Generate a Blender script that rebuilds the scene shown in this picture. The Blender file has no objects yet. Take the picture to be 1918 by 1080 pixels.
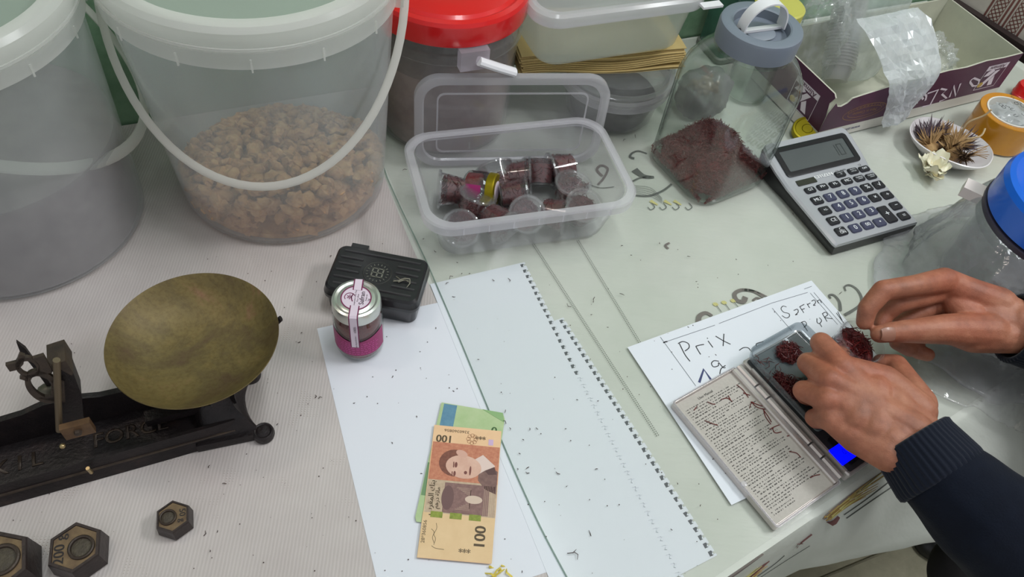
import bpy, bmesh, math, random
from mathutils import Vector, Matrix, noise
random.seed(7)
SC = bpy.context.scene
COL = SC.collection
PI = math.pi

# ------------------------------------------------------------------ camera
CAM_H, FPX, PITCH, ROLL = 0.71826, 1438.07, math.radians(50.961), math.radians(9.111)
_F = Vector((0, math.cos(PITCH), -math.sin(PITCH)))
_U = Vector((0, math.sin(PITCH), math.cos(PITCH)))
_R = Vector((1, 0, 0))
CR = _R*math.cos(ROLL) + _U*math.sin(ROLL)
CU = -_R*math.sin(ROLL) + _U*math.cos(ROLL)
cd = bpy.data.cameras.new('camera')
cam = bpy.data.objects.new('camera', cd)
COL.objects.link(cam)
M = Matrix.Identity(4)
for i in range(3):
    M[i][0], M[i][1], M[i][2] = CR[i], CU[i], -_F[i]
M[0][3], M[1][3], M[2][3] = 0, 0, CAM_H
cam.matrix_world = M
cd.sensor_fit = 'HORIZONTAL'; cd.sensor_width = 36; cd.lens = 36*FPX/1918
cd.clip_start = 0.01; cd.clip_end = 30
SC.camera = cam
# ------------------------------------------------------------------ light
W = bpy.data.worlds.new('room_light'); SC.world = W; W.use_nodes = True
W.node_tree.nodes['Background'].inputs[0].default_value = (0.93, 0.97, 1.0, 1)
W.node_tree.nodes['Background'].inputs[1].default_value = 0.42
def lamp(name, loc, target, size, size_y, power, color):
    l = bpy.data.lights.new(name, 'AREA'); l.shape = 'RECTANGLE'; l.size = size; l.size_y = size_y
    l.energy = power; l.color = color
    o = bpy.data.objects.new(name, l); COL.objects.link(o)
    o.location = loc
    o.rotation_euler = (Vector(target)-Vector(loc)).to_track_quat('-Z', 'Y').to_euler()
lamp('ceiling_tube_right', (1.17, .80, 1.50), (0.25, 0.66, 0), 0.7, 0.2, 14, (0.95, 0.98, 1.0))
lamp('ceiling_tube_middle', (0.22, .72, 2.05), (0.1, 0.68, 0), 1.3, 0.22, 11.5, (0.93, 0.98, 1.0))
lamp('ceiling_bulb_left', (-1.0, 0.55, 1.7), (-0.3, 0.5, 0), 0.35, 0.35, 5.2, (1.0, 0.84, 0.76))
vs = SC.view_settings
SC.display_settings.display_device = 'sRGB'
vs.view_transform = 'Standard'; vs.look = 'None'; vs.exposure = 0.22; vs.gamma = 1.0
vs.use_curve_mapping = False
SC.cycles.transparent_max_bounces = 40
SC.cycles.max_bounces = 12

# ------------------------------------------------------------------ helpers
def at(u, v, z=0.0):
    d = _F*FPX + CR*(u-959) - CU*(v-540)
    t = (z-CAM_H)/d.z
    return Vector((d.x*t, d.y*t, z))
def at_plane(u, v, p0, n):
    d = _F*FPX + CR*(u-959) - CU*(v-540)
    o = Vector((0, 0, CAM_H))
    return o + d*((Vector(p0)-o).dot(n)/d.dot(n))
def S(r, g, b):
    def f(c):
        c /= 255.0
        return c/12.92 if c <= 0.04045 else ((c+0.055)/1.055)**2.4
    return (f(r), f(g), f(b), 1.0)
def mul(c, k):
    return (min(c[0]*k, .95), min(c[1]*k, .95), min(c[2]*k, .95), 1)

class MB:
    def __init__(self):
        self.bm = bmesh.new(); self.mi = 0
    def _f(self, vs):
        try:
            f = self.bm.faces.new(vs); f.material_index = self.mi; return f
        except ValueError:
            return None
    def loops(self, rings, cap0=True, cap1=True, closed_path=False):
        R = [[self.bm.verts.new(p) for p in r] for r in rings]
        n = len(R[0]); m = len(R)
        for i in range(m if closed_path else m-1):
            a, b = R[i], R[(i+1) % m]
            for j in range(n):
                self._f((a[j], a[(j+1) % n], b[(j+1) % n], b[j]))
        if not closed_path:
            if cap0: self._f(R[0][::-1])
            if cap1: self._f(R[-1])
        return self
    def lathe(self, prof, n=48, c=(0, 0, 0), M=None, closed=False):
        rings = []
        ends = [None, None]
        for k, (r, z) in enumerate(prof):
            rr = max(r, 1e-5)
            ring = []
            for j in range(n):
                a = 2*PI*j/n
                p = Vector((c[0]+rr*math.cos(a), c[1]+rr*math.sin(a), c[2]+z))
                ring.append(M @ p if M else p)
            rings.append(ring)
        return self.loops(rings, closed_path=closed)
    def box(self, c, s, M=None, taper=1.0):
        x, y, z = s[0]/2, s[1]/2, s[2]/2
        P = [Vector((c[0]+i*x*(taper if k > 0 else 1), c[1]+j*y*(taper if k > 0 else 1), c[2]+k*z)) for k in (-1, 1) for i, j in ((-1, -1), (1, -1), (1, 1), (-1, 1))]
        if M: P = [M @ p for p in P]
        V = [self.bm.verts.new(p) for p in P]
        for q in ((3, 2, 1, 0), (4, 5, 6, 7), (0, 1, 5, 4), (1, 2, 6, 5), (2, 3, 7, 6), (3, 0, 4, 7)):
            self._f([V[i] for i in q])
        return self
    def prism(self, poly, z0, z1, M=None):
        A = [Vector((p[0], p[1], z0)) for p in poly]; B = [Vector((p[0], p[1], z1)) for p in poly]
        if M: A = [M @ p for p in A]; B = [M @ p for p in B]
        return self.loops([A, B])
    def face(self, pts):
        self._f([self.bm.verts.new(p) for p in pts]); return self
    def tube(self, pts, r, n=8, closed=False, flat=1.0, up=None):
        pts = [Vector(p) for p in pts]; m = len(pts)
        rr = r if isinstance(r, (list, tuple)) else [r]*m
        rings = []; prev = None
        for i, p in enumerate(pts):
            if closed: t = pts[(i+1) % m]-pts[i-1]
            else: t = pts[min(i+1, m-1)]-pts[max(i-1, 0)]
            if t.length < 1e-9: t = Vector((0, 0, 1))
            t.normalize()
            if up is not None: a = Vector(up)
            elif prev is not None: a = prev
            else: a = Vector((0, 0, 1)) if abs(t.z) < .9 else Vector((1, 0, 0))
            a = (a - t*a.dot(t))
            if a.length < 1e-6: a = t.orthogonal()
            a.normalize(); prev = a
            b = t.cross(a)
            rings.append([p + a*rr[i]*flat*math.sin(2*PI*j/n) + b*rr[i]*math.cos(2*PI*j/n) for j in range(n)])
        return self.loops(rings, closed_path=closed)
    def ribbon(self, pts, w, n, off=0.0):
        n = Vector(n).normalized(); pts = [Vector(p)+n*off for p in pts]; m = len(pts)
        L = []
        for i, p in enumerate(pts):
            t = (pts[min(i+1, m-1)]-pts[max(i-1, 0)]).normalized()
            s = n.cross(t); s.normalize()
            ww = w[i] if isinstance(w, (list, tuple)) else w
            L.append((self.bm.verts.new(p+s*ww/2), self.bm.verts.new(p-s*ww/2)))
        for a, b in zip(L, L[1:]):
            self._f((a[0], a[1], b[1], b[0]))
        return self
    def ball(self, c, r, sub=2, sc=(1, 1, 1), M=None):
        T = Matrix.Translation(Vector(c)) @ (M or Matrix.Identity(4)) @ Matrix.Diagonal((r*sc[0], r*sc[1], r*sc[2], 1))
        g = bmesh.ops.create_icosphere(self.bm, subdivisions=sub, radius=1, matrix=T)
        for v in g['verts']:
            for f in v.link_faces: f.material_index = self.mi
        return self
    def rcone(self, p0, r0, p1, r1, n=14):
        p0, p1 = Vector(p0), Vector(p1); t = (p1-p0); L = t.length
        if L < 1e-6: return self.ball(p0, r0)
        t.normalize(); a = t.orthogonal().normalized(); b = t.cross(a)
        rings = []
        for k in range(5):
            th = -PI/2*(1-k/4.0)+.02
            rings.append((p0+t*r0*math.sin(th), max(r0*math.cos(th), 1e-5)))
        for k in range(5):
            th = PI/2*(k/4.0)-(.02 if k == 4 else 0)
            rings.append((p1+t*r1*math.sin(th), max(r1*math.cos(th), 1e-5)))
        return self.loops([[c+a*r*math.cos(2*PI*j/n)+b*r*math.sin(2*PI*j/n) for j in range(n)] for c, r in rings])
    def add(self, verts, faces, M=None):
        V = [self.bm.verts.new(M @ Vector(v) if M else v) for v in verts]
        for f in faces: self._f([V[i] for i in f])
        return self
    def strand(self, p, d, L, r, bend=0.3):
        p = Vector(p); d = Vector(d).normalized(); o = d.orthogonal().normalized()
        o = (Matrix.Rotation(random.uniform(0, 2*PI), 3, d) @ o)
        pts = [p - d*L/2, p + o*L*bend*.5, p + d*L/2]
        return self.tube(pts, [r*.5, r, r*.9], 3)

def obj(name, mb, mat, parent=None, loc=(0, 0, 0), rot=(0, 0, 0), angle=35, recalc=True, smooth=True):
    bm = mb.bm
    if recalc: bmesh.ops.recalc_face_normals(bm, faces=bm.faces[:])
    me = bpy.data.meshes.new(name); bm.to_mesh(me); bm.free()
    for m in (mat if isinstance(mat, (list, tuple)) else [mat]): me.materials.append(m)
    if smooth:
        me.polygons.foreach_set('use_smooth', [True]*len(me.polygons))
        me.set_sharp_from_angle(angle=math.radians(angle))
    o = bpy.data.objects.new(name, me); COL.objects.link(o)
    o.location = loc; o.rotation_euler = rot
    if parent: o.parent = parent
    return o
def tag(o, label=None, cat=None, group=None, kind=None):
    if label: o['label'] = label
    if cat: o['category'] = cat
    if group: o['group'] = group
    if kind: o['kind'] = kind
    return o
def thing(name, label, cat, loc=(0, 0, 0), rotz=0, group=None, rot=None):
    o = bpy.data.objects.new(name, None); COL.objects.link(o); o.empty_display_size = .02
    o.location = loc; o.rotation_euler = rot or (0, 0, rotz)
    return tag(o, label, cat, group)
def dup(root, label=None, loc=None, rot=None):
    r = root.copy(); COL.objects.link(r)
    for ch in list(root.children):
        c = ch.copy(); COL.objects.link(c); c.parent = r
        for g in list(ch.children):
            d = g.copy(); COL.objects.link(d); d.parent = c
    if label: r['label'] = label
    if loc is not None: r.location = loc
    if rot is not None: r.rotation_euler = rot
    return r
def frame(o, ex, ey):
    """matrix with origin o and axes ex, ey"""
    ex = Vector(ex).normalized(); ey = Vector(ey); ey = (ey-ex*ey.dot(ex)).normalized(); ez = ex.cross(ey)
    m = Matrix.Identity(4)
    for i in range(3): m[i][0], m[i][1], m[i][2], m[i][3] = ex[i], ey[i], ez[i], o[i]
    return m
def rrect(L, Wd, r, z, n=6, c=(0, 0)):
    P = []
    for cx, cy, a0 in ((L/2-r, Wd/2-r, 0), (-L/2+r, Wd/2-r, 90), (-L/2+r, -Wd/2+r, 180), (L/2-r, -Wd/2+r, 270)):
        for k in range(n+1):
            a = math.radians(a0+90.0*k/n)
            P.append(Vector((c[0]+cx+r*math.cos(a), c[1]+cy+r*math.sin(a), z)))
    return P
_tc = {}
def text_geo(s, size=1.0):
    if s not in _tc:
        cu = bpy.data.curves.new('text', 'FONT'); cu.body = s; cu.size = 1; cu.align_x = 'CENTER'; cu.align_y = 'CENTER'; cu.resolution_u = 3
        o = bpy.data.objects.new('text', cu); COL.objects.link(o)
        dg = bpy.context.evaluated_depsgraph_get()
        me = o.evaluated_get(dg).to_mesh()
        _tc[s] = ([tuple(v.co) for v in me.vertices], [tuple(p.vertices) for p in me.polygons])
        o.evaluated_get(dg).to_mesh_clear()
        bpy.data.objects.remove(o); bpy.data.curves.remove(cu)
    v, f = _tc[s]
    return [(x*size, y*size, z) for x, y, z in v], f
def put_text(mb, s, size, M, sx=1.0, bold=0.0):
    v, f = text_geo(s, size)
    v = [(x*sx, y, z) for x, y, z in v]
    mb.add(v, f, M)
    if bold:
        mb.add([(x+bold, y, z+1e-5) for x, y, z in v], f, M)

# ------------------------------------------------------------------ materials
_mats = {}
def nodes(name):
    m = bpy.data.materials.new(name); m.use_nodes = True
    nt = m.node_tree
    return m, nt, nt.nodes['Principled BSDF'], nt.nodes['Material Output']
def noise_tex(nt, scale, detail=4, rough=.6, coord='Object', dist=0.0, mapping=None):
    tc = nt.nodes.new('ShaderNodeTexCoord'); n = nt.nodes.new('ShaderNodeTexNoise')
    n.inputs['Scale'].default_value = scale; n.inputs['Detail'].default_value = detail; n.inputs['Roughness'].default_value = rough
    n.inputs['Distortion'].default_value = dist
    if mapping:
        mp = nt.nodes.new('ShaderNodeMapping'); mp.inputs['Scale'].default_value = mapping
        nt.links.new(tc.outputs[coord], mp.inputs[0]); nt.links.new(mp.outputs[0], n.inputs['Vector'])
    else:
        nt.links.new(tc.outputs[coord], n.inputs['Vector'])
    return n
def ramp(nt, src, stops):
    r = nt.nodes.new('ShaderNodeValToRGB')
    e = r.color_ramp.elements
    while len(e) < len(stops): e.new(.5)
    for el, (p, c) in zip(e, stops): el.position = p; el.color = c
    nt.links.new(src, r.inputs[0]); return r
def plain(name, col, rough=.5, metal=0.0, var=None, vscale=60, bump=0.0, bscale=200, spec=.5, trans=0.0, emit=None, sss=0.0, coat=0.0, sheen=0.0):
    if name in _mats: return _mats[name]
    m, nt, b, out = nodes(name)
    b.inputs['Base Color'].default_value = col
    b.inputs['Roughness'].default_value = rough; b.inputs['Metallic'].default_value = metal
    b.inputs['Specular IOR Level'].default_value = spec
    b.inputs['Coat Weight'].default_value = coat
    b.inputs['Sheen Weight'].default_value = sheen
    if sss:
        b.inputs['Subsurface Weight'].default_value = sss; b.inputs['Subsurface Radius'].default_value = (.008, .003, .0015); b.inputs['Subsurface Scale'].default_value = .6
    if emit:
        b.inputs['Emission Color'].default_value = emit[0]; b.inputs['Emission Strength'].default_value = emit[1]
    if var:
        n = noise_tex(nt, vscale)
        r = ramp(nt, n.outputs[0], var if isinstance(var[0], tuple) and isinstance(var[0][1], tuple) else [(.3, col), (.7, var)])
        nt.links.new(r.outputs[0], b.inputs['Base Color'])
    if bump:
        n2 = noise_tex(nt, bscale, 3); bp = nt.nodes.new('ShaderNodeBump'); bp.inputs['Strength'].default_value = bump; bp.inputs['Distance'].default_value = .002
        nt.links.new(n2.outputs[0], bp.inputs['Height']); nt.links.new(bp.outputs[0], b.inputs['Normal'])
    _mats[name] = m
    return m
def clear(name, tint=(1, 1, 1, 1), haze=.1, hcol=(.85, .87, .88, 1), rough=.12, ior=1.45, bump=0.0, bscale=40, spec=1.0, hmax=None, hscale=30, edge=None):
    """see-through plastic or glass: transparent body, fresnel gloss, a milky share"""
    if name in _mats: return _mats[name]
    m, nt, b, out = nodes(name); nt.nodes.remove(b)
    tr = nt.nodes.new('ShaderNodeBsdfTransparent'); tr.inputs[0].default_value = tint
    if edge:
        le = nt.nodes.new('ShaderNodeLayerWeight'); le.inputs[0].default_value = .5
        pe_ = nt.nodes.new('ShaderNodeMath'); pe_.operation = 'POWER'; pe_.inputs[1].default_value = 4.0; nt.links.new(le.outputs[1], pe_.inputs[0])
        me_ = nt.nodes.new('ShaderNodeMix'); me_.data_type = 'RGBA'; me_.inputs[6].default_value = tint; me_.inputs[7].default_value = edge
        nt.links.new(pe_.outputs[0], me_.inputs[0]); nt.links.new(me_.outputs[2], tr.inputs[0])
    gl = nt.nodes.new('ShaderNodeBsdfGlossy'); gl.inputs['Roughness'].default_value = rough; gl.inputs[0].default_value = (spec, spec, spec, 1)
    lw = nt.nodes.new('ShaderNodeLayerWeight'); lw.inputs[0].default_value = .5
    pw = nt.nodes.new('ShaderNodeMath'); pw.operation = 'POWER'; pw.inputs[1].default_value = 4.5; nt.links.new(lw.outputs[1], pw.inputs[0])
    f0 = ((ior-1)/(ior+1))**2
    fr = nt.nodes.new('ShaderNodeMapRange'); fr.inputs[3].default_value = f0; fr.inputs[4].default_value = .9; nt.links.new(pw.outputs[0], fr.inputs[0])
    mx = nt.nodes.new('ShaderNodeMixShader'); nt.links.new(fr.outputs[0], mx.inputs[0]); nt.links.new(tr.outputs[0], mx.inputs[1]); nt.links.new(gl.outputs[0], mx.inputs[2])
    df = nt.nodes.new('ShaderNodeBsdfDiffuse'); df.inputs[0].default_value = hcol
    tl = nt.nodes.new('ShaderNodeBsdfTranslucent'); tl.inputs[0].default_value = hcol
    md = nt.nodes.new('ShaderNodeMixShader'); md.inputs[0].default_value = .5
    nt.links.new(df.outputs[0], md.inputs[1]); nt.links.new(tl.outputs[0], md.inputs[2])
    m2 = nt.nodes.new('ShaderNodeMixShader'); m2.inputs[0].default_value = haze
    nt.links.new(mx.outputs[0], m2.inputs[1]); nt.links.new(md.outputs[0], m2.inputs[2])
    nt.links.new(m2.outputs[0], out.inputs[0])
    if hmax is not None:
        n = noise_tex(nt, hscale, 3); mr = nt.nodes.new('ShaderNodeMapRange')
        mr.inputs[1].default_value = .35; mr.inputs[2].default_value = .65; mr.inputs[3].default_value = haze; mr.inputs[4].default_value = hmax
        nt.links.new(n.outputs[0], mr.inputs[0]); nt.links.new(mr.outputs[0], m2.inputs[0])
    if bump:
        n2 = noise_tex(nt, bscale, 2); bp = nt.nodes.new('ShaderNodeBump'); bp.inputs['Strength'].default_value = bump; bp.inputs['Distance'].default_value = .004
        nt.links.new(n2.outputs[0], bp.inputs['Height'])
        for q in (gl, lw, df): nt.links.new(bp.outputs[0], q.inputs['Normal'])
    _mats[name] = m
    return m

M_paper = plain('white_paper', (.76, .78, .84, 1), .7, bump=.05, bscale=25)
M_note_paper = plain('notebook_paper', (.76, .79, .845, 1), .7, bump=.05, bscale=25)
M_ink = plain('black_ink', (.03, .03, .035, 1), .7)
M_bluepen = plain('blue_pen', (.05, .06, .16, 1), .7)
M_black = plain('black_plastic', (.012, .012, .013, 1), .35)
M_milky = clear('milky_plastic', (.95, .97, .97, 1), .22, (.92, .92, .94, 1), .25)
M_milky_lid = clear('milky_lid_plastic', (.92, .95, .92, 1), .30, (.76, .82, .77, 1), .25)
M_lid_ring = clear('bright_lid_plastic', (.96, .97, .96, 1), .56, (.95, .95, .92, 1), .2)
M_milky_rim = clear('milky_rim_plastic', (.96, .97, .96, 1), .40, (.92, .91, .89, 1), .2)
M_pp = clear('clear_box_plastic', (.975, .975, .985, 1), .07, (.88, .87, .91, 1), .12, edge=(.80, .80, .83, 1))
M_pp_rim = clear('clear_box_rim', (.97, .97, .98, 1), .30, (.92, .90, .94, 1), .15)
M_cup = clear('clear_cup_plastic', (.985, .985, .985, 1), .028, (.88, .88, .9, 1), .06, 1.55, edge=(.62, .62, .64, 1))
M_glass = clear('jar_glass', (.965, .98, .97, 1), .008, (.7, .75, .74, 1), .03, 1.55, edge=(.22, .28, .25, 1))
M_film = clear('clear_film', (.98, .98, .98, 1), .10, (.84, .87, .88, 1), .08, 1.5, hmax=.3, hscale=16)
M_film_white = clear('frosty_film', (.97, .97, .98, 1), .40, (.9, .93, .95, 1), .14, 1.6, hmax=.62, hscale=24)
M_handle = clear('white_handle_plastic', (.9, .9, .88, 1), .72, (.84, .82, .78, 1), .25)
M_white = plain('white_plastic', (.80, .79, .82, 1), .35)
M_saffron = plain('saffron', S(84, 18, 22), .45, var=S(124, 34, 32), vscale=220)
M_saffron_core = plain('saffron_mass', S(92, 14, 20), .8, var=S(126, 32, 34), vscale=420, bump=.6, bscale=700)
M_saffron_dark = plain('dark_saffron', S(62, 12, 16), .5, var=S(96, 24, 26), vscale=220)
M_kraft = plain('kraft_paper', S(206, 182, 124), .75, var=S(190, 165, 108), vscale=14)

# ------------------------------------------------------------------ room shell
E1 = Vector((.78, .625, 0)).normalized(); NN = Vector((E1.y, -E1.x, 0))     # along the table edge, out over the edge
def st(s, t, z=0.0): return E1*s + NN*t + Vector((0, 0, z))
T_EDGE, S_RIGHT = -.061, 1.45
WP = Vector((-.5435, .762, 0)); WD = Vector((.875, .484, 0)).normalized(); WN = Vector((WD.y, -WD.x, 0))
def t_back(s, gap=.004): return (gap+WP.dot(WN)-s*E1.dot(WN))/NN.dot(WN)
RZ = math.atan2(E1.y, E1.x)

m, nt, b, out = nodes('concrete_floor')
n1 = noise_tex(nt, 9, 6, .7); r1 = ramp(nt, n1.outputs[0], [(.3, S(160, 155, 130)), (.55, S(188, 183, 156)), (.75, S(206, 200, 172))])
nt.links.new(r1.outputs[0], b.inputs['Base Color']); b.inputs['Roughness'].default_value = .55
n2 = noise_tex(nt, 60, 4); bp = nt.nodes.new('ShaderNodeBump'); bp.inputs['Strength'].default_value = .2; bp.inputs['Distance'].default_value = .003
nt.links.new(n2.outputs[0], bp.inputs['Height']); nt.links.new(bp.outputs[0], b.inputs['Normal'])
M_floor = m
FZ = -.75
fl = obj('floor', MB().box((0.3, .4, FZ-.03), (5, 5, .05)), M_floor); tag(fl, kind='structure')
# floor tiles: separate slabs with open joints, laid along the joint the photo shows
fd = (at(1740, 1000, FZ)-at(1560, 1075, FZ)); fd.z = 0; fd.normalize(); fp = Vector((fd.y, -fd.x, 0)); f0 = at(1650, 1037, FZ)
for i in range(-3, 3):
    for j in range(-3, 3):
        t = MB().box((0, 0, 0), (.594, .594, .02))
        o = obj('tile', t, M_floor, fl, f0 + fd*(.6*i+.42) + fp*(.6*j+.3) + Vector((0, 0, .005-random.random()*.001)), (0, 0, math.atan2(fd.y, fd.x)))
M_wall = plain('green_painted_wall', S(142, 176, 144), .35, var=S(112, 146, 116), vscale=26, bump=.25, bscale=60)
wb = obj('wall_back', MB().box((0, 0, .8), (5, .06, 3.2)), M_wall, None, WP+WD*.6-WN*.03, (0, 0, math.atan2(WD.y, WD.x))); tag(wb, kind='structure')
M_cream = plain('cream_wall', S(214, 205, 195), .6, var=S(196, 186, 178), vscale=18)
wr = obj('wall_right', MB().box((0, 0, .8), (.06, 2.7, 3.2)), M_cream, None, st(S_RIGHT+.075, .40), (0, 0, RZ)); tag(wr, kind='structure')
M_brown = plain('brown_print', S(120, 74, 68), .7)
mb = MB()
for y0 in (.945, .985):            # printed lattice bands, upright on the wall
    x = -.0305
    for dy, w in ((-.016, .004), (-.0105, .001), (.0105, .001), (.016, .004)):
        mb.face([(x, y0+dy-w/2, -.75), (x, y0+dy+w/2, -.75), (x, y0+dy+w/2, .9), (x, y0+dy-w/2, .9)])
    for k in range(130):
        z = -.4+k*.009
        for sgn in (1, -1):
            a, c = Vector((x, y0-.010*sgn, z)), Vector((x, y0+.010*sgn, z+.018))
            mb.ribbon([a, c], .0018, (-1, 0, 0))
obj('printed_band', mb, M_brown, wr)
bbd = obj('gap_shade_baseboard', MB().box((0, 0, 0), (.016, 2.7, .22)), plain('baseboard_gap_shade', S(46, 34, 34), .5), None, st(S_RIGHT+.034, .40, -.10), (0, 0, RZ)); tag(bbd, kind='structure')  # baseboard set at table level; its dark colour also stands for the gap's shade

# ------------------------------------------------------------------ table
tb = thing('table', 'work table hidden under the oilcloth and the flowered tablecloth', 'table', st(.3, -.485, FZ), RZ)
M_wood = plain('table_wood', S(120, 92, 66), .5, var=S(96, 72, 50), vscale=8)
TT = [st(-.85, t_back(-.85)), st(S_RIGHT, t_back(S_RIGHT)), st(S_RIGHT, T_EDGE), st(-.85, T_EDGE)]
iv = Matrix.Translation(tb.location) @ Matrix.Rotation(RZ, 4, 'Z'); iv = iv.inverted()
obj('tabletop', MB().prism([((iv @ p).x, (iv @ p).y) for p in TT], .7165, .7465), M_wood, tb)
for sx in (-1, 1):
    for sy in (-1, 1):
        obj('leg', MB().box((sx*1.02, (.35 if sx*sy < 0 and sx > 0 else .33)*-1 if sy < 0 else (.02 if sx > 0 else .33), .3585), (.05, .05, .715)), M_wood, tb)

# oilcloth (left): ribbed woven vinyl
m, nt, b, out = nodes('ribbed_oilcloth')
tc = nt.nodes.new('ShaderNodeTexCoord')
wv = nt.nodes.new('ShaderNodeTexWave'); wv.bands_direction = 'X'; wv.inputs['Scale'].default_value = 95; wv.inputs['Distortion'].default_value = .6; wv.inputs['Detail'].default_value = 1
mp = nt.nodes.new('ShaderNodeMapping'); mp.inputs['Rotation'].default_value = (0, 0, math.radians(-8)); nt.links.new(tc.outputs['Object'], mp.inputs[0]); nt.links.new(mp.outputs[0], wv.inputs[0])
wv2 = nt.nodes.new('ShaderNodeTexWave'); wv2.bands_direction = 'Y'; wv2.inputs['Scale'].default_value = 120; wv2.inputs['Distortion'].default_value = .5; nt.links.new(mp.outputs[0], wv2.inputs[0])
n1 = noise_tex(nt, 7, 4, .6); n3 = noise_tex(nt, 22, 3, .6)
base = ramp(nt, n1.outputs[0], [(.3, S(188, 178, 175)), (.7, S(204, 196, 192))])
rib = ramp(nt, wv.outputs[1], [(.2, (.84, .84, .84, 1)), (.6, (1, 1, 1, 1))])
mix = nt.nodes.new('ShaderNodeMix'); mix.data_type = 'RGBA'; mix.blend_type = 'MULTIPLY'; mix.inputs[0].default_value = .32
nt.links.new(base.outputs[0], mix.inputs[6]); nt.links.new(rib.outputs[0], mix.inputs[7])
dots = nt.nodes.new('ShaderNodeMath'); dots.operation = 'MULTIPLY'; nt.links.new(wv.outputs[1], dots.inputs[0]); nt.links.new(wv2.outputs[1], dots.inputs[1])
dr = ramp(nt, dots.outputs[0], [(.80, (0, 0, 0, 1)), (.90, (1, 1, 1, 1))]); pr = ramp(nt, n3.outputs[0], [(.60, (0, 0, 0, 1)), (.68, (1, 1, 1, 1))])
dm = nt.nodes.new('ShaderNodeMath'); dm.operation = 'MULTIPLY'; nt.links.new(dr.outputs[0], dm.inputs[0]); nt.links.new(pr.outputs[0], dm.inputs[1])
mix2 = nt.nodes.new('ShaderNodeMix'); mix2.data_type = 'RGBA'; nt.links.new(dm.outputs[0], mix2.inputs[0]); nt.links.new(mix.outputs[2], mix2.inputs[6]); mix2.inputs[7].default_value = S(128, 112, 96)
nt.links.new(mix2.outputs[2], b.inputs['Base Color']); b.inputs['Roughness'].default_value = .55
bp = nt.nodes.new('ShaderNodeBump'); bp.inputs['Strength'].default_value = .25; bp.inputs['Distance'].default_value = .0006
nt.links.new(wv.outputs[1], bp.inputs['Height']); nt.links.new(bp.outputs[0], b.inputs['Normal'])
M_oil = m
VE = [at(716, 150), at(710, 288), at(800, 495), at(862, 640), at(905, 745), at(962, 880), at(1010, 985), at(1060, 1080), at(1090, 1135)]
def t_of(p): return p.dot(NN)
def s_of(p): return p.dot(E1)
oc = [st(-.85, t_back(-.85)), st(.40, t_back(.4)), at(700, 280), at(762, 440), at(985, 940), st(.23, T_EDGE-.004), st(-.85, T_EDGE-.004)]
o = obj('oilcloth', MB().prism([(p.x, p.y) for p in oc], 0.0001, .0009), M_oil)
tag(o, 'greyish ribbed woven oilcloth under the buckets and the iron scale', 'tablecloth')

# flowered tablecloth (right): top and a drape over the near edge
m, nt, b, out = nodes('satin_tablecloth')
n1 = noise_tex(nt, 5, 4, .6); r1 = ramp(nt, n1.outputs[0], [(.3, S(196, 200, 190)), (.7, S(212, 214, 206))])
nt.links.new(r1.outputs[0], b.inputs['Base Color']); b.inputs['Roughness'].default_value = .5
n2 = noise_tex(nt, 18, 3, .6, mapping=(1, 3, 1)); bp = nt.nodes.new('ShaderNodeBump'); bp.inputs['Strength'].default_value = .35; bp.inputs['Distance'].default_value = .004
nt.links.new(n2.outputs[0], bp.inputs['Height']); nt.links.new(bp.outputs[0], b.inputs['Normal'])
M_cloth = m
def lerp_tab(tab, x):
    if x <= tab[0][0]: return tab[0][1:]
    for a, c in zip(tab, tab[1:]):
        if x <= c[0]:
            k = (x-a[0])/(c[0]-a[0]); return tuple(p+(q-p)*k for p, q in zip(a[1:], c[1:]))
    return tab[-1][1:]
HEM = [(.0, -.058, -.16), (.365, -.054, -.14), (.43, -.047, -.125), (.50, -.033, -.115), (.58, -.005, -.12), (.70, .03, -.13), (.9, .05, -.15), (1.5, .06, -.2)]
def cloth_pt(s, k):
    """k<=0 flat part (t), k in 0..1 down the drape"""
    ht, hz = lerp_tab(HEM, s)
    wob = noise.noise((s*9, k*2.0, 1.3))*.5+noise.noise((s*22, k*3, 4.3))*.25
    t = T_EDGE+(ht-T_EDGE)*k**1.2 + wob*.012*k
    z = hz*k**1.5 - .0006 + wob*.006*k
    return st(s, t, z)
mb = MB(); S0, S1, NS = -.02, S_RIGHT-.005, 98
rows = []
for i in range(NS+1):
    s = S0+(S1-S0)*i/NS
    tw = t_back(s); top = [st(s, tw+(T_EDGE-tw)*k/10.0, -.0006) for k in range(10)]
    dr_ = [cloth_pt(s, k/14.0) for k in range(15)] if s > .2 else [st(s, T_EDGE, -.0006)]*1+[st(s, T_EDGE-.0001*k, -.0006) for k in range(1, 15)]
    rows.append(top+dr_)
up = [[mb.bm.verts.new(p) for p in r] for r in rows]
dn = [[mb.bm.verts.new(p+Vector((0, 0, -.0022))) for p in r] for r in rows]
for i in range(NS):
    for j in range(len(rows[0])-1):
        mb._f((up[i][j], up[i+1][j], up[i+1][j+1], up[i][j+1])); mb._f((dn[i][j], dn[i][j+1], dn[i+1][j+1], dn[i+1][j]))
    J = len(rows[0])-1
    mb._f((up[i][J], up[i+1][J], dn[i+1][J], dn[i][J])); mb._f((up[i][0], dn[i][0], dn[i+1][0], up[i+1][0]))
for i in (0, NS):
    for j in range(len(rows[0])-1): mb._f((up[i][j], up[i][j+1], dn[i][j+1], dn[i][j]))
# keep the oilcloth side below it: the flowered cloth starts right of the overlap
tcl = obj('tablecloth', mb, M_cloth, None, (0, 0, 0.0006), angle=60)
tag(tcl, 'pale satin tablecloth with brown flower print, hanging over the near edge', 'tablecloth')
ZC = .0006
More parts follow.
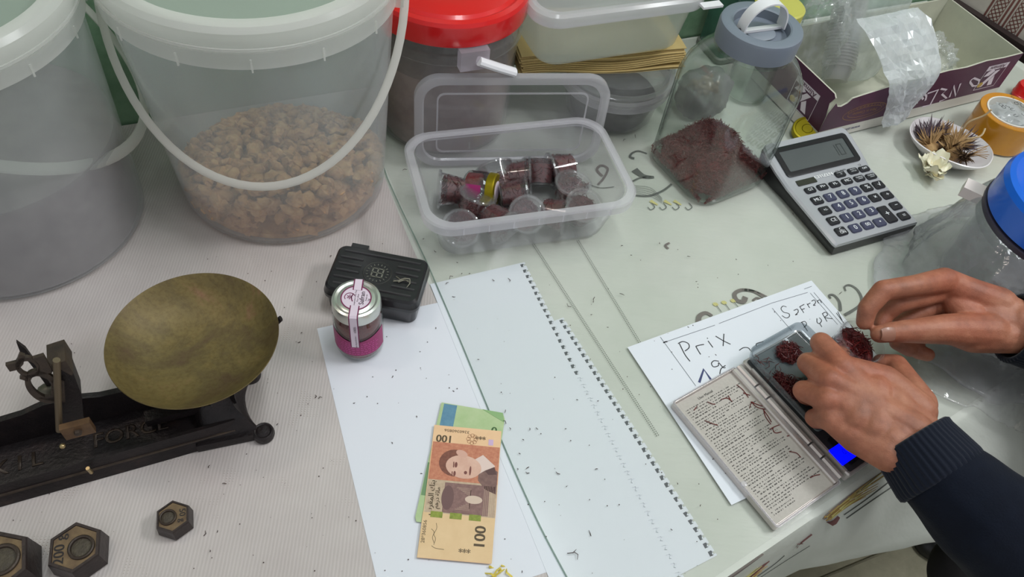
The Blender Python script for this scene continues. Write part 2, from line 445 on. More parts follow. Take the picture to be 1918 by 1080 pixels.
# stitched seams
def stitch(p0, p1, z, gap=.0024, dash=.0011, rows=(-.0013, .0013)):
    mb = MB(); d = p1-p0; L = d.length; d.normalize(); q = Vector((-d.y, d.x, 0)); k = 0.0
    while k < L:
        for w in rows:
            c = p0+d*k+q*w; c.z = z
            mb.ribbon([c-d*dash*.5+q*.0004, c+d*dash*.5-q*.0004], .0008, (0, 0, 1))
        k += gap
    return mb
M_stitch = plain('grey_thread', S(88, 90, 80), .8)
for a, c in (((990, 445), (1232, 818)), ((1082, 452), (1205, 655))):
    o = obj('seam_stitching', stitch(at(*a), at(*c), ZC+.0003), M_stitch, tcl); o['kind'] = 'stuff'
M_print = plain('print_brown', S(118, 108, 104), .8); M_print2 = plain('print_yellow', S(208, 200, 130), .8); M_print3 = plain('print_grey', S(96, 98, 94), .8)
M_print4 = plain('print_maroon', S(112, 74, 72), .8); M_print5 = plain('print_gold', S(176, 142, 84), .8)
def spline(pts, n=6):
    pts = [Vector(p) for p in pts]; out_ = []
    for i in range(len(pts)-1):
        p0, p1, p2, p3 = pts[max(i-1, 0)], pts[i], pts[i+1], pts[min(i+2, len(pts)-1)]
        for k in range(n):
            t = k/n
            out_.append(.5*((2*p1)+(p2-p0)*t+(2*p0-5*p1+4*p2-p3)*t*t+(3*p1-p0-3*p2+p3)*t**3))
    return out_+[pts[-1]]
def print_curve(px, w, mat, z=ZC+.0002, w1=None):
    pts = spline([at(u, v, z) for u, v in px]); n = len(pts)
    ww = [(w + ((w1 if w1 is not None else w)-w)*i/(n-1)) for i in range(n)]
    obj('printed_scroll', MB().ribbon(pts, ww, (0, 0, 1)), mat, tcl)
print_curve([(1430, 557), (1412, 546), (1390, 543), (1376, 550), (1380, 562), (1392, 565), (1396, 556)], .0035, M_print, w1=.007)
print_curve([(1437, 556), (1412, 545), (1390, 543)], .002, M_print, w1=.004)
print_curve([(1334, 592), (1322, 586), (1310, 592), (1308, 604)], .004, M_print, w1=.007)
print_curve([(1428, 562), (1418, 558), (1410, 563)], .003, M_print)
print_curve([(1582, 590), (1608, 574), (1614, 560), (1606, 543), (1592, 534), (1582, 537), (1584, 545)], .004, M_print3, w1=.002)
print_curve([(1574, 582), (1572, 565), (1562, 553), (1553, 553), (1556, 559)], .004, M_print3, w1=.002)
for x in (1338, 1354, 1371):
    print_curve([(x+13, 584-(x-1338)*.2), (x+4, 572-(x-1338)*.2)], .0008, M_print3); mb = MB().ball(at(x+2, 570-(x-1338)*.2, ZC), .004, 1, (1, .8, .05)); obj('printed_petal', mb, M_print2, tcl)
# flower left of the glass jar
print_curve([(1212, 288), (1196, 283), (1184, 287), (1180, 294), (1188, 297)], .002, M_print3, w1=.004)
print_curve([(1188, 318), (1205, 330), (1225, 332)], .012, M_print3, w1=.004)
print_curve([(1184, 340), (1200, 333), (1220, 332)], .0025, M_print3)
print_curve([(1190, 366), (1215, 367), (1240, 358), (1258, 345)], .003, M_print3)
for k in range(5): print_curve([(1187, 348+k*3), (1218, 352+k*4), (1240, 372+k*2)], .0007, M_print3)
for x in (1218, 1244, 1262): print_curve([(x, 376), (x+14, 384)], .006, M_print2, w1=.002)
for x in (1220, 1242, 1266, 1290): print_curve([(x, 380), (x+6, 388), (x-1, 393), (x-7, 388)], .0012, M_print3)
print_curve([(1128, 330), (1118, 318), (1126, 310), (1138, 316), (1132, 332), (1120, 346)], .004, M_print, w1=.003)
print_curve([(1104, 346), (1125, 352), (1150, 350)], .0012, M_print3)
print_curve([(1254, 455), (1246, 460), (1252, 466)], .003, M_print)
# prints on the drape, set on the cloth surface itself
def on_drape(s, k, off=.0012):
    p = cloth_pt(s, k); q = cloth_pt(s+.004, k); r = cloth_pt(s, min(k+.03, 1.0)) if k > 0 else cloth_pt(s, .03)
    n = (q-p).cross(r-p); n.normalize()
    if n.z < 0: n = -n
    return p+Vector((0, 0, .0006))+n*off
def drape_curve(pts, w, mat, w1=None):
    P = spline([on_drape(s, k) for s, k in pts], 4); n = len(P)
    ww = [(w + ((w1 if w1 is not None else w)-w)*i/(n-1)) for i in range(n)]
    obj('printed_scroll', MB().ribbon(P, ww, (-.3, .5, 1)), mat, tcl)
for k in range(24):
    a0, b0 = .500+random.uniform(-.004, .012), .22+random.uniform(-.10, .06); sw = random.uniform(-.12, .16)
    drape_curve([(a0, b0), (a0+.03+random.uniform(-.006, .006), b0-.09+sw*.4), (a0+random.uniform(.05, .10), max(.0, b0-.16+sw))], random.uniform(.0012, .0034), (M_print5, M_print2, M_print5, M_print)[k % 4], w1=.0006)
drape_curve([(.505, .32), (.515, .36), (.522, .33)], .013, M_print4, w1=.004)
drape_curve([(.53, .35), (.56, .3), (.6, .22)], .0016, M_print3); drape_curve([(.535, .42), (.57, .36), (.6, .32)], .0016, M_print3)
drape_curve([(.352, .05), (.372, .1), (.395, .06), (.41, .01)], .0022, M_print); drape_curve([(.352, .06), (.385, .02), (.41, .0)], .0022, M_print); drape_curve([(.36, .0), (.385, -.0), (.405, .0)], .0018, M_print)
for k in range(14):
    a0, b0 = .372+random.uniform(0, .012), .58+random.uniform(-.06, .08)
    drape_curve([(a0, b0), (a0+.018, b0-.05+random.uniform(-.03, .05)), (a0+random.uniform(.03, .05), b0-.10+random.uniform(-.05, .10))], random.uniform(.001, .003), M_print5 if k % 3 else M_print2, w1=.0006)
drape_curve([(.40, .5), (.43, .42)], .006, M_print4, w1=.001); drape_curve([(.40, .64), (.44, .6), (.455, .52)], .0013, M_print3); drape_curve([(.41, .72), (.46, .66), (.49, .58)], .0009, M_print3)
drape_curve([(.372, .6), (.376, .66)], .009, M_print4, w1=.005)
drape_curve([(.47, .5), (.472, .42), (.484, .36)], .002, M_print4); drape_curve([(.476, .46), (.466, .4)], .0015, M_print4)

# ------------------------------------------------------------------ papers under the vinyl
o = obj('paper_sheet', MB().prism([(p.x, p.y) for p in (lambda a, d, q: (a, a+d*.33, a+d*.33+q*.21, a+q*.21))(at(594, 616), Vector((.446, -.895, 0)), Vector((.895, .446, 0)))], .0010, .0013), M_paper)
tag(o, 'plain white paper sheet beneath the banknotes and the small glass jar', 'paper')
def notebook(pa, pb, width, n_holes, z, label, skip=0, upto=1.0):
    d = (pb-pa); L = d.length; d.normalize(); q = Vector((d.y, -d.x, 0));  q = -q if q.x > 0 else q   # q points into the page
    root = thing('notebook_page', label, 'paper', pa)
    loc = lambda p: (p-pa)
    pitch = L/n_holes
    edge = [Vector((0, 0, 0))]
    for i in range(skip, n_holes):
        c = pitch*(i+.5); j = random.uniform(-.0006, .0006)
        edge += [d*(c-.0011+j), d*(c-.0011+j)+q*.0024, d*(c-.0024)+q*.0028, d*(c-.0024)+q*.0068, d*(c+.0024)+q*(.0068+j), d*(c+.0024)+q*.0028, d*(c+.0013+j)+q*.0024, d*(c+.0013+j)]
    edge += [d*L]
    poly = edge+[d*L+q*width, q*width]
    obj('page', MB().prism([(p.x, p.y) for p in poly], z, z+.0003), M_note_paper, root, angle=20)
    o = obj('hole_shade_strip', MB().prism([((d*a+q*w_).x, (d*a+q*w_).y) for a, w_ in ((pitch*skip, .002), (L*upto-.002, .002), (L*upto-.002, .009), (pitch*skip, .009))], z-.0002, z-.00005), plain('hole_shade', S(84, 86, 92), .7), root)  # added strip under the page; its dark colour stands in for shade in the holes
    o['label'] = 'added dark strip giving shade to the torn spiral holes'
    mb = MB()
    for i in range(skip, n_holes):            # curled paper flaps left standing at the torn holes
        c = d*(pitch*(i+.5)+.0008)+q*.0024
        w = random.uniform(.0014, .0022)
        mb.face([c-d*w+Vector((0, 0, z+.0003)), c+d*w+Vector((0, 0, z+.0003)), c+d*w*.4+q*.0022+Vector((0, 0, z+.0006))])
    f = obj('torn_flaps', mb, M_note_paper, root, recalc=False); f['kind'] = 'stuff'
    return root
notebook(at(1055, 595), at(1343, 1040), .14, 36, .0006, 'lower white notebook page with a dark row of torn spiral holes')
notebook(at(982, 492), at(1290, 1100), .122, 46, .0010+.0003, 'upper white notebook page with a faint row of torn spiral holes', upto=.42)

# clear vinyl cover
mb = MB(); poly = [p for p in VE] + [st(s_of(VE[-1])+.035, T_EDGE-.006), st(1.42, T_EDGE-.006), st(1.42, t_back(1.42, .012)), st(.44, t_back(.44, .012))]
M_vinyl = clear('table_vinyl', (.985, .987, .982, 1), .03, (.79, .83, .81, 1), .16, 1.42, bump=.10, bscale=9, spec=.8)
mb.prism([(p.x, p.y) for p in poly], .0019, .0029)
vc = obj('vinyl_cover', mb, M_vinyl); tag(vc, 'clear vinyl cover over the flowered tablecloth with greenish cut edge', 'table cover')
obj('cut_edge', MB().tube([p+Vector((0, 0, .0025)) for p in spline(VE, 4)], .0008, 6), clear('vinyl_edge', (.8, .88, .85, 1), .5, S(168, 184, 176), .2), vc)['label'] = 'greenish cut edge of the vinyl'
ZV = .0030

# ------------------------------------------------------------------ buckets
def arc_handle(c, e, d, R, z0, drop, rho, n=40):
    P = []
    for k in range(n+1):
        a = PI*k/n
        P.append(Vector((c[0], c[1], z0)) + Vector(e)*R*math.cos(a) + Vector(d)*rho*math.sin(a) - Vector((0, 0, drop*math.sin(a)**1.0)))
    return P
def bucket(name, label, c, rb, rs, zs, H, rl, ear_ang, hang, rho, drop, wide, zb):
    root = thing(name, label, 'bucket', (c[0], c[1], zb))
    slope = (rs-rb)/zs
    r_at = lambda z: rb+slope*z
    prof = [(.001, 0), (rb-.006, 0), (rb, .006), (r_at(H-.05), H-.05), (r_at(H-.05)+.001, H), (r_at(H)-.003, H), (r_at(.05)-.0022, .05), (rb-.0022, .008), (rb-.010, .0035), (.001, .003)]
    obj('body', MB().lathe(prof, 96, closed=False), M_milky, root)
    # stiffening band with small upright ribs below the lid
    zt = H-.012; zb_ = zs-zb
    mb = MB(); mb.lathe([(r_at(zb_)+.0012, zb_+.0012), (rs+.004, zb_), (rs+.0055, zb_+.001), (rs+.006, zt), (r_at(zt)+.0012, zt), ], 96, closed=True)
    obj('collar', mb, M_milky_rim, root)
    mb = MB()
    for k in range(14):
        a = 2*PI*k/14+.1
        mb.box(((rs+.0062), 0, (zb_+zt)/2-.004), (.0014, .0016, (zt-zb_)*.75), Matrix.Rotation(a, 4, 'Z'))
    o = obj('collar_ribs', mb, M_milky_rim, root); o['kind'] = 'stuff'
    # lid: raised ring with a sunken disc
    zl = H-.010
    obj('lid_ring', MB().lathe([(rl, zl), (rl+.0015, zl+.004), (rl+.001, zl+.016), (rl-.003, zl+.021), (rl-.008, zl+.0225), (rl-.014, zl+.0225), (rl-.018, zl+.019), (rl-.021, zl+.010), (rl-.0225, zl+.008), (rl-.0195, zl+.017), (rl-.014, zl+.020), (rl-.006, zl+.0205), (rl-.002, zl+.015), (rl-.001, zl)], 96, closed=True), M_lid_ring, root, angle=25)
    obj('lid_disc', MB().lathe([(rl-.0205, zl+.0100), (rl-.030, zl+.0085), (.001, zl+.0085), (.001, zl+.0068), (rl-.030, zl+.0068), (rl-.0220, zl+.0080)], 96), M_milky_lid, root, angle=25)
    obj('lid_groove', MB().lathe([(rl+.0012, zl-.001), (rl+.0032, zl-.0005), (rl+.0032, zl+.002), (rl+.0012, zl+.002)], 96, closed=True), M_milky_rim, root)
    # ears and handle
    for a in (ear_ang, ear_ang+PI):
        e = Vector((math.cos(a), math.sin(a), 0))
        m_ = Matrix.Translation(e*(rs+.008)+Vector((0, 0, zb_+.012))) @ Matrix.Rotation(a, 4, 'Z')
        obj('ear', MB().box((0, 0, 0), (.010, .030, .026), m_), M_milky_rim, root)
    e = (math.cos(ear_ang), math.sin(ear_ang), 0); d = (math.cos(hang), math.sin(hang), 0)
    P = arc_handle((0, 0), e, d, rs+.013, zb_+.012, drop, rho)
    obj('handle', MB().tube(P, wide, 10, flat=.45, up=None), M_handle, root, angle=60)
    return root, r_at
bB, rB = bucket('bucket', 'large milky plastic bucket of brown walnut halves with handle hanging in front', (-.315, .711), .1262, .1445, .2705, .300, .1475, math.radians(5), math.radians(-80), .156, .152, .0044, .001)
bA, rA = bucket('bucket', 'milky plastic bucket of pale grey powder, cut off by the picture edge', (-.584, .572), .130, .1372, .2640, .292, .1405, math.radians(95), math.radians(25), .150, .170, .0064, .001)
# walnut halves: a loose heap, pieces against the wall and on top, over a core
M_nut = plain('walnut', S(176, 128, 88), .7, var=[(.3, S(128, 86, 56)), (.5, S(206, 152, 102)), (.7, S(236, 190, 134))], vscale=60, bump=.8, bscale=160)
mb = MB()
def top_z(x, y): return .135 + .035*(.25*x - y*.95)/.12*.5 + .012*noise.noise((x*14, y*14, 0))
mb.lathe([(.001, .0045), (rB(.006)-.010, .0045), (rB(.012)-.010, .012), (.09, .016), (.06, .020), (.001, .028)], 40)
obj('walnut_bed', mb, M_nut, bB)
mb = MB()
_ico = {}
def lump(mb, p, r):
    if 'ico' not in _ico:
        t_ = bmesh.new(); bmesh.ops.create_icosphere(t_, subdivisions=2, radius=1)
        _ico['ico'] = ([v.co.copy() for v in t_.verts], [[v.index for v in f.verts] for f in t_.faces]); t_.free()
    V = []
    Rm = Matrix.Rotation(random.uniform(0, 6.3), 3, random.choice('XYZ')) @ Matrix.Rotation(random.uniform(0, 6.3), 3, 'X')
    off = random.uniform(0, 50)
    for co in _ico['ico'][0]:
        k = 1+.62*noise.noise(co*2.3+Vector((off, 0, 0)))
        q = co*k; q.z *= .62
        V.append(Vector(p)+Rm @ (q*r))
    mb.add(V, _ico['ico'][1])
for k in range(330):
    a = random.uniform(0, 2*PI); zt_ = .040+.034*(math.cos(a)*.4-math.sin(a)*.9); z = .010+max(.006, zt_-.010)*random.random()**.8
    lump(mb, ((rB(z)-.0115)*math.cos(a), (rB(z)-.0115)*math.sin(a), z), random.uniform(.0068, .0092))
for k in range(420):
    a = random.uniform(0, 2*PI); r = .112*math.sqrt(random.random())
    x, y = r*math.cos(a), r*math.sin(a)
    lump(mb, (x, y, max(.012, .042+.034*(x*.4-y*.9)/.115)*(1 if k < 260 else random.uniform(.3, .9))+.004*random.random()), random.uniform(.007, .0105))
o = obj('walnut_halves', mb, M_nut, bB, recalc=False); o['kind'] = 'stuff'
M_powder = plain('grey_powder', S(150, 140, 140), .9, var=S(128, 118, 120), vscale=30, bump=.2)
mb = MB(); mb.lathe([(.001, .0045), (rA(.006)-.006, .0045), (rA(.05)-.004, .05), (rA(.13)-.004, .128), (.11, .136), (.06, .142), (.001, .145)], 64)
o = obj('powder', mb, M_powder, bA); o['kind'] = 'stuff'

# ------------------------------------------------------------------ red lidded tub
cC = (-.1385, .8800)
rt = thing('tub', 'clear round tub with a bright red lid behind the leaning box lid', 'tub', (cC[0], cC[1], ZV)); rt.scale = (1.07, 1.07, 1.0)
M_tub = clear('tub_plastic', (.95, .945, .94, 1), .11, (.76, .75, .75, 1), .12)
obj('body', MB().lathe([(.001, 0), (.080, 0), (.0855, .005), (.089, .150), (.0895, .150), (.0925, .152), (.0925, .165), (.0895, .167), (.0895, .176), (.0935, .178), (.0935, .184), (.091, .186), (.089, .186), (.087, .15), (.083, .006), (.078, .0025), (.001, .0025)], 80), M_tub, rt, angle=25)
M_red = plain('red_plastic', S(214, 20, 24), .22, coat=.3)
obj('lid', MB().lathe([(.0955, .180), (.0965, .183), (.0962, .206), (.094, .2105), (.088, .212), (.084, .2095), (.080, .2125), (.066, .215), (.046, .2152), (.041, .213), (.039, .203), (.034, .2005), (.001, .2005), (.001, .198), (.094, .198), (.094, .180)], 96), M_red, rt, angle=25)
ad = math.radians(-62); E = Vector((math.cos(ad), math.sin(ad), 0)); Tn = Vector((-E.y, E.x, 0))
Mx = Matrix.Translation(E*.0985+Vector((0, 0, .166))) @ Matrix.Rotation(ad, 4, 'Z')
M_tabp = clear('tab_plastic', (.97, .95, .98, 1), .3, (.86, .8, .88, 1), .1)
tabo = obj('handle_tab', MB().box((-.001, 0, 0), (.012, .034, .026), Mx), M_tabp, rt)
hp = [E*.104+Tn*.004+Vector((0, 0, .166)), E*.105+Tn*.025+Vector((0, 0, .155)), E*.1045+Tn*.049+Vector((0, 0, .1425))]
obj('handle', MB().tube(spline(hp), .0068, 10, flat=.8), M_white, rt)
obj('contents', MB().lathe([(.001, .003), (.079, .003), (.084, .06), (.0855, .12), (.05, .124), (.001, .125)], 48), plain('brown_tea', S(164, 146, 140), .9, var=S(140, 122, 116), vscale=50, bump=.3), rt)['kind'] = 'stuff'

# ------------------------------------------------------------------ snack box with saffron cups
BC = Vector((-.0135, .706, ZV)); BA = math.radians(22.6)
def vessel(mb, secs, t, z_in):
    """secs: outer (L,W,r,z) from bottom to top; wall thickness t"""
    rings = [rrect(*s) for s in secs] + [rrect(s[0]-2*t, s[1]-2*t, max(s[2]-t, .001), max(s[3], z_in)) for s in secs[::-1]]
    return mb.loops(rings)
sb = thing('snack_box', 'clear rectangular plastic box holding small cups of saffron, lid off', 'box', BC, BA)
H = .078
obj('body', vessel(MB(), [(.206, .116, .022, 0), (.214, .122, .024, .004), (.240, .144, .027, H-.016), (.242, .146, .028, H-.004)], .0012, .0018), M_pp, sb)
rim = [rrect(.264, .167, .034, H-.014, 8), rrect(.266, .169, .035, H-.002, 8), rrect(.262, .165, .034, H, 8), rrect(.246, .150, .030, H, 8), rrect(.2435, .1475, .029, H-.003, 8), rrect(.2605, .1635, .034, H-.003, 8), rrect(.2605, .1635, .034, H-.014, 8)]
obj('rim', MB().loops(rim, closed_path=True), M_pp_rim, sb)
mb = MB()
for k in range(7):
    for sy in (-1, 1): mb.box((-.09+.03*k, sy*.0842, H-.008), (.001, .0012, .010))
obj('rim_ribs', mb, M_pp_rim, sb)['kind'] = 'stuff'
# its lid, standing on edge behind the box, leaning on the red lidded tub
ex = Vector((math.cos(BA), math.sin(BA), 0)); ey = Vector((-ex.y, ex.x, 0))
lean = math.radians(3); LB = math.radians(15)
lex = Vector((math.cos(LB), math.sin(LB), 0)); ley = Vector((-lex.y, lex.x, 0))
upv = Vector((0, 0, 1))*math.cos(lean) + ley*math.sin(lean)
lo = BC + ex*.016 + ey*.098
ld = thing('box_lid', 'clear rectangular box lid standing on edge behind the saffron box', 'lid', lo)
ML = frame(Vector((0, 0, .001))+upv*.069, lex, upv)
TM = lambda ring: [ML @ p for p in ring]
LR = [rrect(.252, .138, .032, 0, 8), rrect(.252, .138, .032, .010, 8), rrect(.248, .134, .031, .011, 8), rrect(.232, .118, .026, .011, 8), rrect(.228, .114, .024, .008, 8)]
LR2 = [rrect(.229, .115, .024, .0065, 8), rrect(.233, .119, .026, .0095, 8), rrect(.2485, .1345, .031, .0095, 8), rrect(.2505, .1365, .032, 0, 8)]
obj('rim', MB().loops([TM(r) for r in LR+LR2], closed_path=True), M_pp_rim, ld)
obj('panel', MB().loops([TM(rrect(.2285, .1145, .024, .0066, 8)), TM(rrect(.2285, .1145, .024, .0080, 8))]), M_pp, ld)
obj('raised_border', MB().loops([TM(r) for r in (rrect(.196, .092, .010, .0082, 4), rrect(.196, .092, .010, .0094, 4), rrect(.192, .088, .009, .0094, 4), rrect(.192, .088, .009, .0082, 4))], closed_path=True), M_pp_rim, ld)

def make_cup(label, fill=.55, loc=(0, 0, 0), rot=(0, 0, 0), lid=True, group=None, scale=1.0, name='saffron_cup', spill=0.0):
    r0, r1, h = .0145*scale, .0195*scale, .030*scale
    root = thing(name, label, 'cup', loc, rot=rot, group=group)
    obj('cup_wall', MB().lathe([(.0001, .002), (r0-.003, .002), (r0-.002, 0), (r0, .0008), (r1, h-.001), (r1+.0018, h), (r1+.0018, h+.0008), (r1-.0008, h+.0008), (r0-.0007, .0026), (.0001, .0026)], 28), M_cup, root)
    hf = h*fill; rf = r0+(r1-r0)*fill-.0012
    mb = MB(); mb.lathe([(.0001, .003), (r0-.0012, .003), (rf, hf), (rf*.6, hf+.002), (.0001, hf+.003)], 20)
    for v in mb.bm.verts: v.co += Vector((noise.noise(v.co*300), noise.noise(v.co*300+Vector((5, 0, 0))), noise.noise(v.co*300+Vector((0, 7, 0)))))*.0012
    for k in range(200):
        a = random.uniform(0, 2*PI); z = random.uniform(.004, hf+.002); rr = r0+(r1-r0)*z/h-.0016
        if k % 2: p = (rr*math.cos(a), rr*math.sin(a), z); d = (-math.sin(a)+random.uniform(-.4, .4), math.cos(a), random.uniform(-1, 1))
        else:
            q = rf*math.sqrt(random.random())*.95; p = (q*math.cos(a), q*math.sin(a), hf+random.uniform(.001, .005)); d = (random.uniform(-1, 1), random.uniform(-1, 1), random.uniform(-.2, .8))
        mb.strand(p, d, random.uniform(.006, .012), .00055)
    o = obj('saffron', mb, M_saffron_dark, root, recalc=False); o['kind'] = 'stuff'
    if lid:
        obj('cup_lid', MB().lathe([(r1+.0028, h-.001), (r1+.0032, h+.0015), (r1+.002, h+.0026), (r1-.002, h+.0026), (r1-.003, h+.0012), (.0001, h+.0012), (.0001, h+.0004), (r1-.0024, h+.0004), (r1-.001, h+.0016), (r1+.0018, h+.0016), (r1+.002, h-.001)], 28), M_cup, root)
    return root
# (pixel of the middle, tilt of the cup axis from upright, compass of the axis, fill, what it does)
CS = 1.12
cups = [
 (921, 330, 62, 120, .45, 'saffron cup tipped back behind the yellow-lidded jar in the box'),
 (972, 318, 82, 8, .8, 'saffron cup on its side in the back row, second from left'),
 (1027, 322, 50, 100, .8, 'saffron cup tilted toward the back wall of the box, lid uppermost'),
 (1084, 316, 96, 205, .85, 'saffron cup lying with its lid down-left, right end of back row'),
 (1075, 362, 4, 0, .8, 'saffron cup standing upright with its lid on, right part of box'),
 (968, 380, 84, 15, .8, 'saffron cup lying in the middle of the box, lid facing right'),
 (832, 385, 86, 190, .75, 'saffron cup lying at the left end of the box'),
 (913, 396, 24, 60, .5, 'half filled saffron cup right in front of the yellow-lidded jar'),
 (1022, 412, 40, 290, .6, 'saffron cup seen across the front rim of the box, clear and tilted'),
 (936, 449, 56, 262, .6, 'saffron cup with round lid turned to the front wall, leftmost there'),
 (989, 440, 88, 320, .8, 'saffron cup lying behind the front wall, lid to the lower right'),
 (1062, 425, 86, 350, .8, 'saffron cup lying behind the front wall beside the upright lid edge'),
 (1108, 410, 18, 300, .7, 'saffron cup in the front right corner of the box, lid on'),
]
spots = []
for (u, v, tilt, az, fill, lab) in cups:
    l = at(u, v, ZV+.020)-BC; spots.append([l.dot(ex), l.dot(ey)])
jl = at(897, 352, ZV+.022)-BC; spots.append([jl.dot(ex), jl.dot(ey)])
for it in range(160):                              # settle the cups so that none runs through another
    for i in range(len(spots)):
        for j in range(i):
            dx, dy = spots[i][0]-spots[j][0], spots[i][1]-spots[j][1]; dd = math.hypot(dx, dy)+1e-6
            if dd < .0375:
                k = (.0375-dd)*.5/dd
                wi = 0 if i == len(spots)-1 else 1
                spots[i][0] += dx*k*wi; spots[i][1] += dy*k*wi; spots[j][0] -= dx*k; spots[j][1] -= dy*k
    for p in spots: p[0] = max(-.076, min(.077, p[0])); p[1] = max(-.034, min(.041, p[1]))
for (u, v, tilt, az, fill, lab), (lx, ly) in zip(cups, spots):
    c = BC+ex*lx+ey*ly
    a = math.radians(az); ax = Vector((math.cos(a)*math.sin(math.radians(tilt)), math.sin(a)*math.sin(math.radians(tilt)), math.cos(math.radians(tilt))))
    q = Vector((0, 0, 1)).rotation_difference(ax)
    # lowest point of the cup above the box floor
    low = min((q @ Vector((r*math.cos(k), r*math.sin(k), z))).z for r, z in ((.0145*CS, 0), (.0195*CS+.0032, .030*CS+.0015)) for k in [i*PI/12 for i in range(24)])
    mid = q @ Vector((0, 0, .015*CS))
    loc = Vector((c.x-mid.x, c.y-mid.y, ZV+.0022-low))
    make_cup(lab, fill, loc, q.to_euler(), group='saffron cups in the snack box', scale=CS)
# small jar with a golden lid lying among them
M_gold = plain('gold_lid', S(150, 134, 16), .38, .7)
M_label = plain('magenta_label', S(150, 22, 96), .45)
M_lilac = plain('pale_label', S(226, 208, 222), .5)
def lying(root, u, v, z, tilt, az):
    a = math.radians(az); s_, c_ = math.sin(math.radians(tilt)), math.cos(math.radians(tilt))
    q = Vector((0, 0, 1)).rotation_difference(Vector((math.cos(a)*s_, math.sin(a)*s_, c_)))
    mid = q @ Vector((0, 0, .018)); c = at(u, v, z)
    root.location = (c.x-mid.x, c.y-mid.y, z-mid.z); root.rotation_euler = q.to_euler()
yj = thing('saffron_jar', 'tiny glass saffron jar with golden lid lying on its side in the box', 'jar')
obj('glass', MB().lathe([(.0001, 0), (.014, 0), (.0175, .003), (.018, .006), (.018, .023), (.0165, .026), (.015, .026), (.0165, .022), (.0165, .006), (.013, .002), (.0001, .002)], 32), M_glass, yj)
obj('lid', MB().lathe([(.0165, .0262), (.0182, .0266), (.0182, .034), (.017, .0352), (.0001, .0352), (.0001, .0262)], 32), M_gold, yj)
mb = MB(); mb.lathe([(.0001, .003), (.0155, .003), (.016, .017), (.0001, .019)], 24); obj('saffron', mb, M_saffron_core, yj)['kind'] = 'stuff'
for a0 in (math.radians(60), math.radians(210)):
    R_ = [[Vector((.0182*math.cos(a0+k*.09), .0182*math.sin(a0+k*.09), z)) for k in range(14)] for z in (.004, .022)]
    mb = MB()
    for k in range(13): mb.face([R_[0][k], R_[0][k+1], R_[1][k+1], R_[1][k]])
    obj('label', mb, M_label, yj)
obj('round_sticker', MB().lathe([(.0001, .03525), (.010, .03525), (.010, .0354), (.0001, .0354)], 24), M_lilac, yj)
yj.scale = (1.2, 1.2, 1.2); lying(yj, 897, 352, ZV+.0022+.0225, 80, 352)

# ------------------------------------------------------------------ big glass jar of saffron
JC = Vector((.2455, .857, ZV)); JA = math.radians(38)
gj = thing('glass_jar', 'big square glass jar of red saffron with grey screw lid and white handle', 'jar', JC, JA)
Ls = .134
outer = [(Ls*.93, Ls*.93, .030, 0), (Ls*.98, Ls*.98, .032, .004), (Ls, Ls, .034, .012), (Ls*1.0, Ls*1.0, .036, .148), (Ls*.97, Ls*.97, .042, .166), (Ls*.88, Ls*.88, .050, .183), (.098, .098, .0485, .195), (.092, .092, .0455, .200), (.090, .090, .0445, .210)]
inner = [(a-2*.0028, b_-2*.0028, max(c_-.0028, .002), max(z, .006)) for a, b_, c_, z in outer]
obj('glass_body', MB().loops([rrect(*s, 8) for s in outer]+[rrect(*s, 8) for s in inner[::-1]]), M_glass, gj, angle=60)
obj('neck_ring', MB().lathe([(.046, .196), (.0492, .197), (.0492, .200), (.046, .201)], 48, closed=True), M_glass, gj)
M_lidgrey = plain('grey_lid', S(118, 126, 138), .4)
obj('lid', MB().lathe([(.0480, .202), (.0503, .203), (.0507, .2245), (.0495, .2285), (.047, .2295), (.0365, .2295), (.0345, .2285), (.0335, .218), (.0001, .218), (.0001, .215), (.0475, .215), (.0475, .202)], 72), M_lidgrey, gj, angle=25)
obj('lid_pad', MB().lathe([(.0001, .218), (.018, .218), (.0195, .2195), (.018, .2205), (.0001, .2205)], 40), plain('grey_pad', S(134, 142, 152), .45), gj)
# carrying handle: arch across the lid well
ha = math.radians(27)-JA; hx = Vector((math.cos(ha), math.sin(ha), 0)); HZ = Vector((0, 0, .2225))
pts = [hx*(.029*math.cos(PI*k/16)) + HZ + Vector((0, 0, .036*math.sin(PI*k/16)**.8)) for k in range(17)]
obj('handle', MB().loops([[p+Vector((-hx.y, hx.x, 0))*w+(p-HZ).normalized()*t for w, t in ((-.008, -.001), (.008, -.001), (.008, .001), (-.008, .001))] for p in pts]), M_white, gj, angle=40)
obj('handle_bar', MB().box(HZ, (.060, .007, .003), Matrix.Rotation(ha, 4, 'Z')), M_white, gj)
for sgn in (-1, 1):
    obj('pivot_pin', MB().lathe([(.0001, -.0015), (.0025, -.0015), (.0025, .0015), (.0001, .0015)], 16, M=Matrix.Translation(hx*.0305*sgn+HZ+Vector((0, 0, .002))) @ Matrix.Rotation(ha, 4, 'Z') @ Matrix.Rotation(PI/2, 4, 'Y')), plain('dark_pin', S(60, 62, 66), .4), gj)
obj('neck_loop', MB().tube([Vector((.0535+.005*math.cos(k), -.012, .194+.005*math.sin(k))) for k in [i*PI/8 for i in range(16)]], .0013, 6, closed=True), plain('steel', S(170, 172, 174), .25, 1.0), gj)
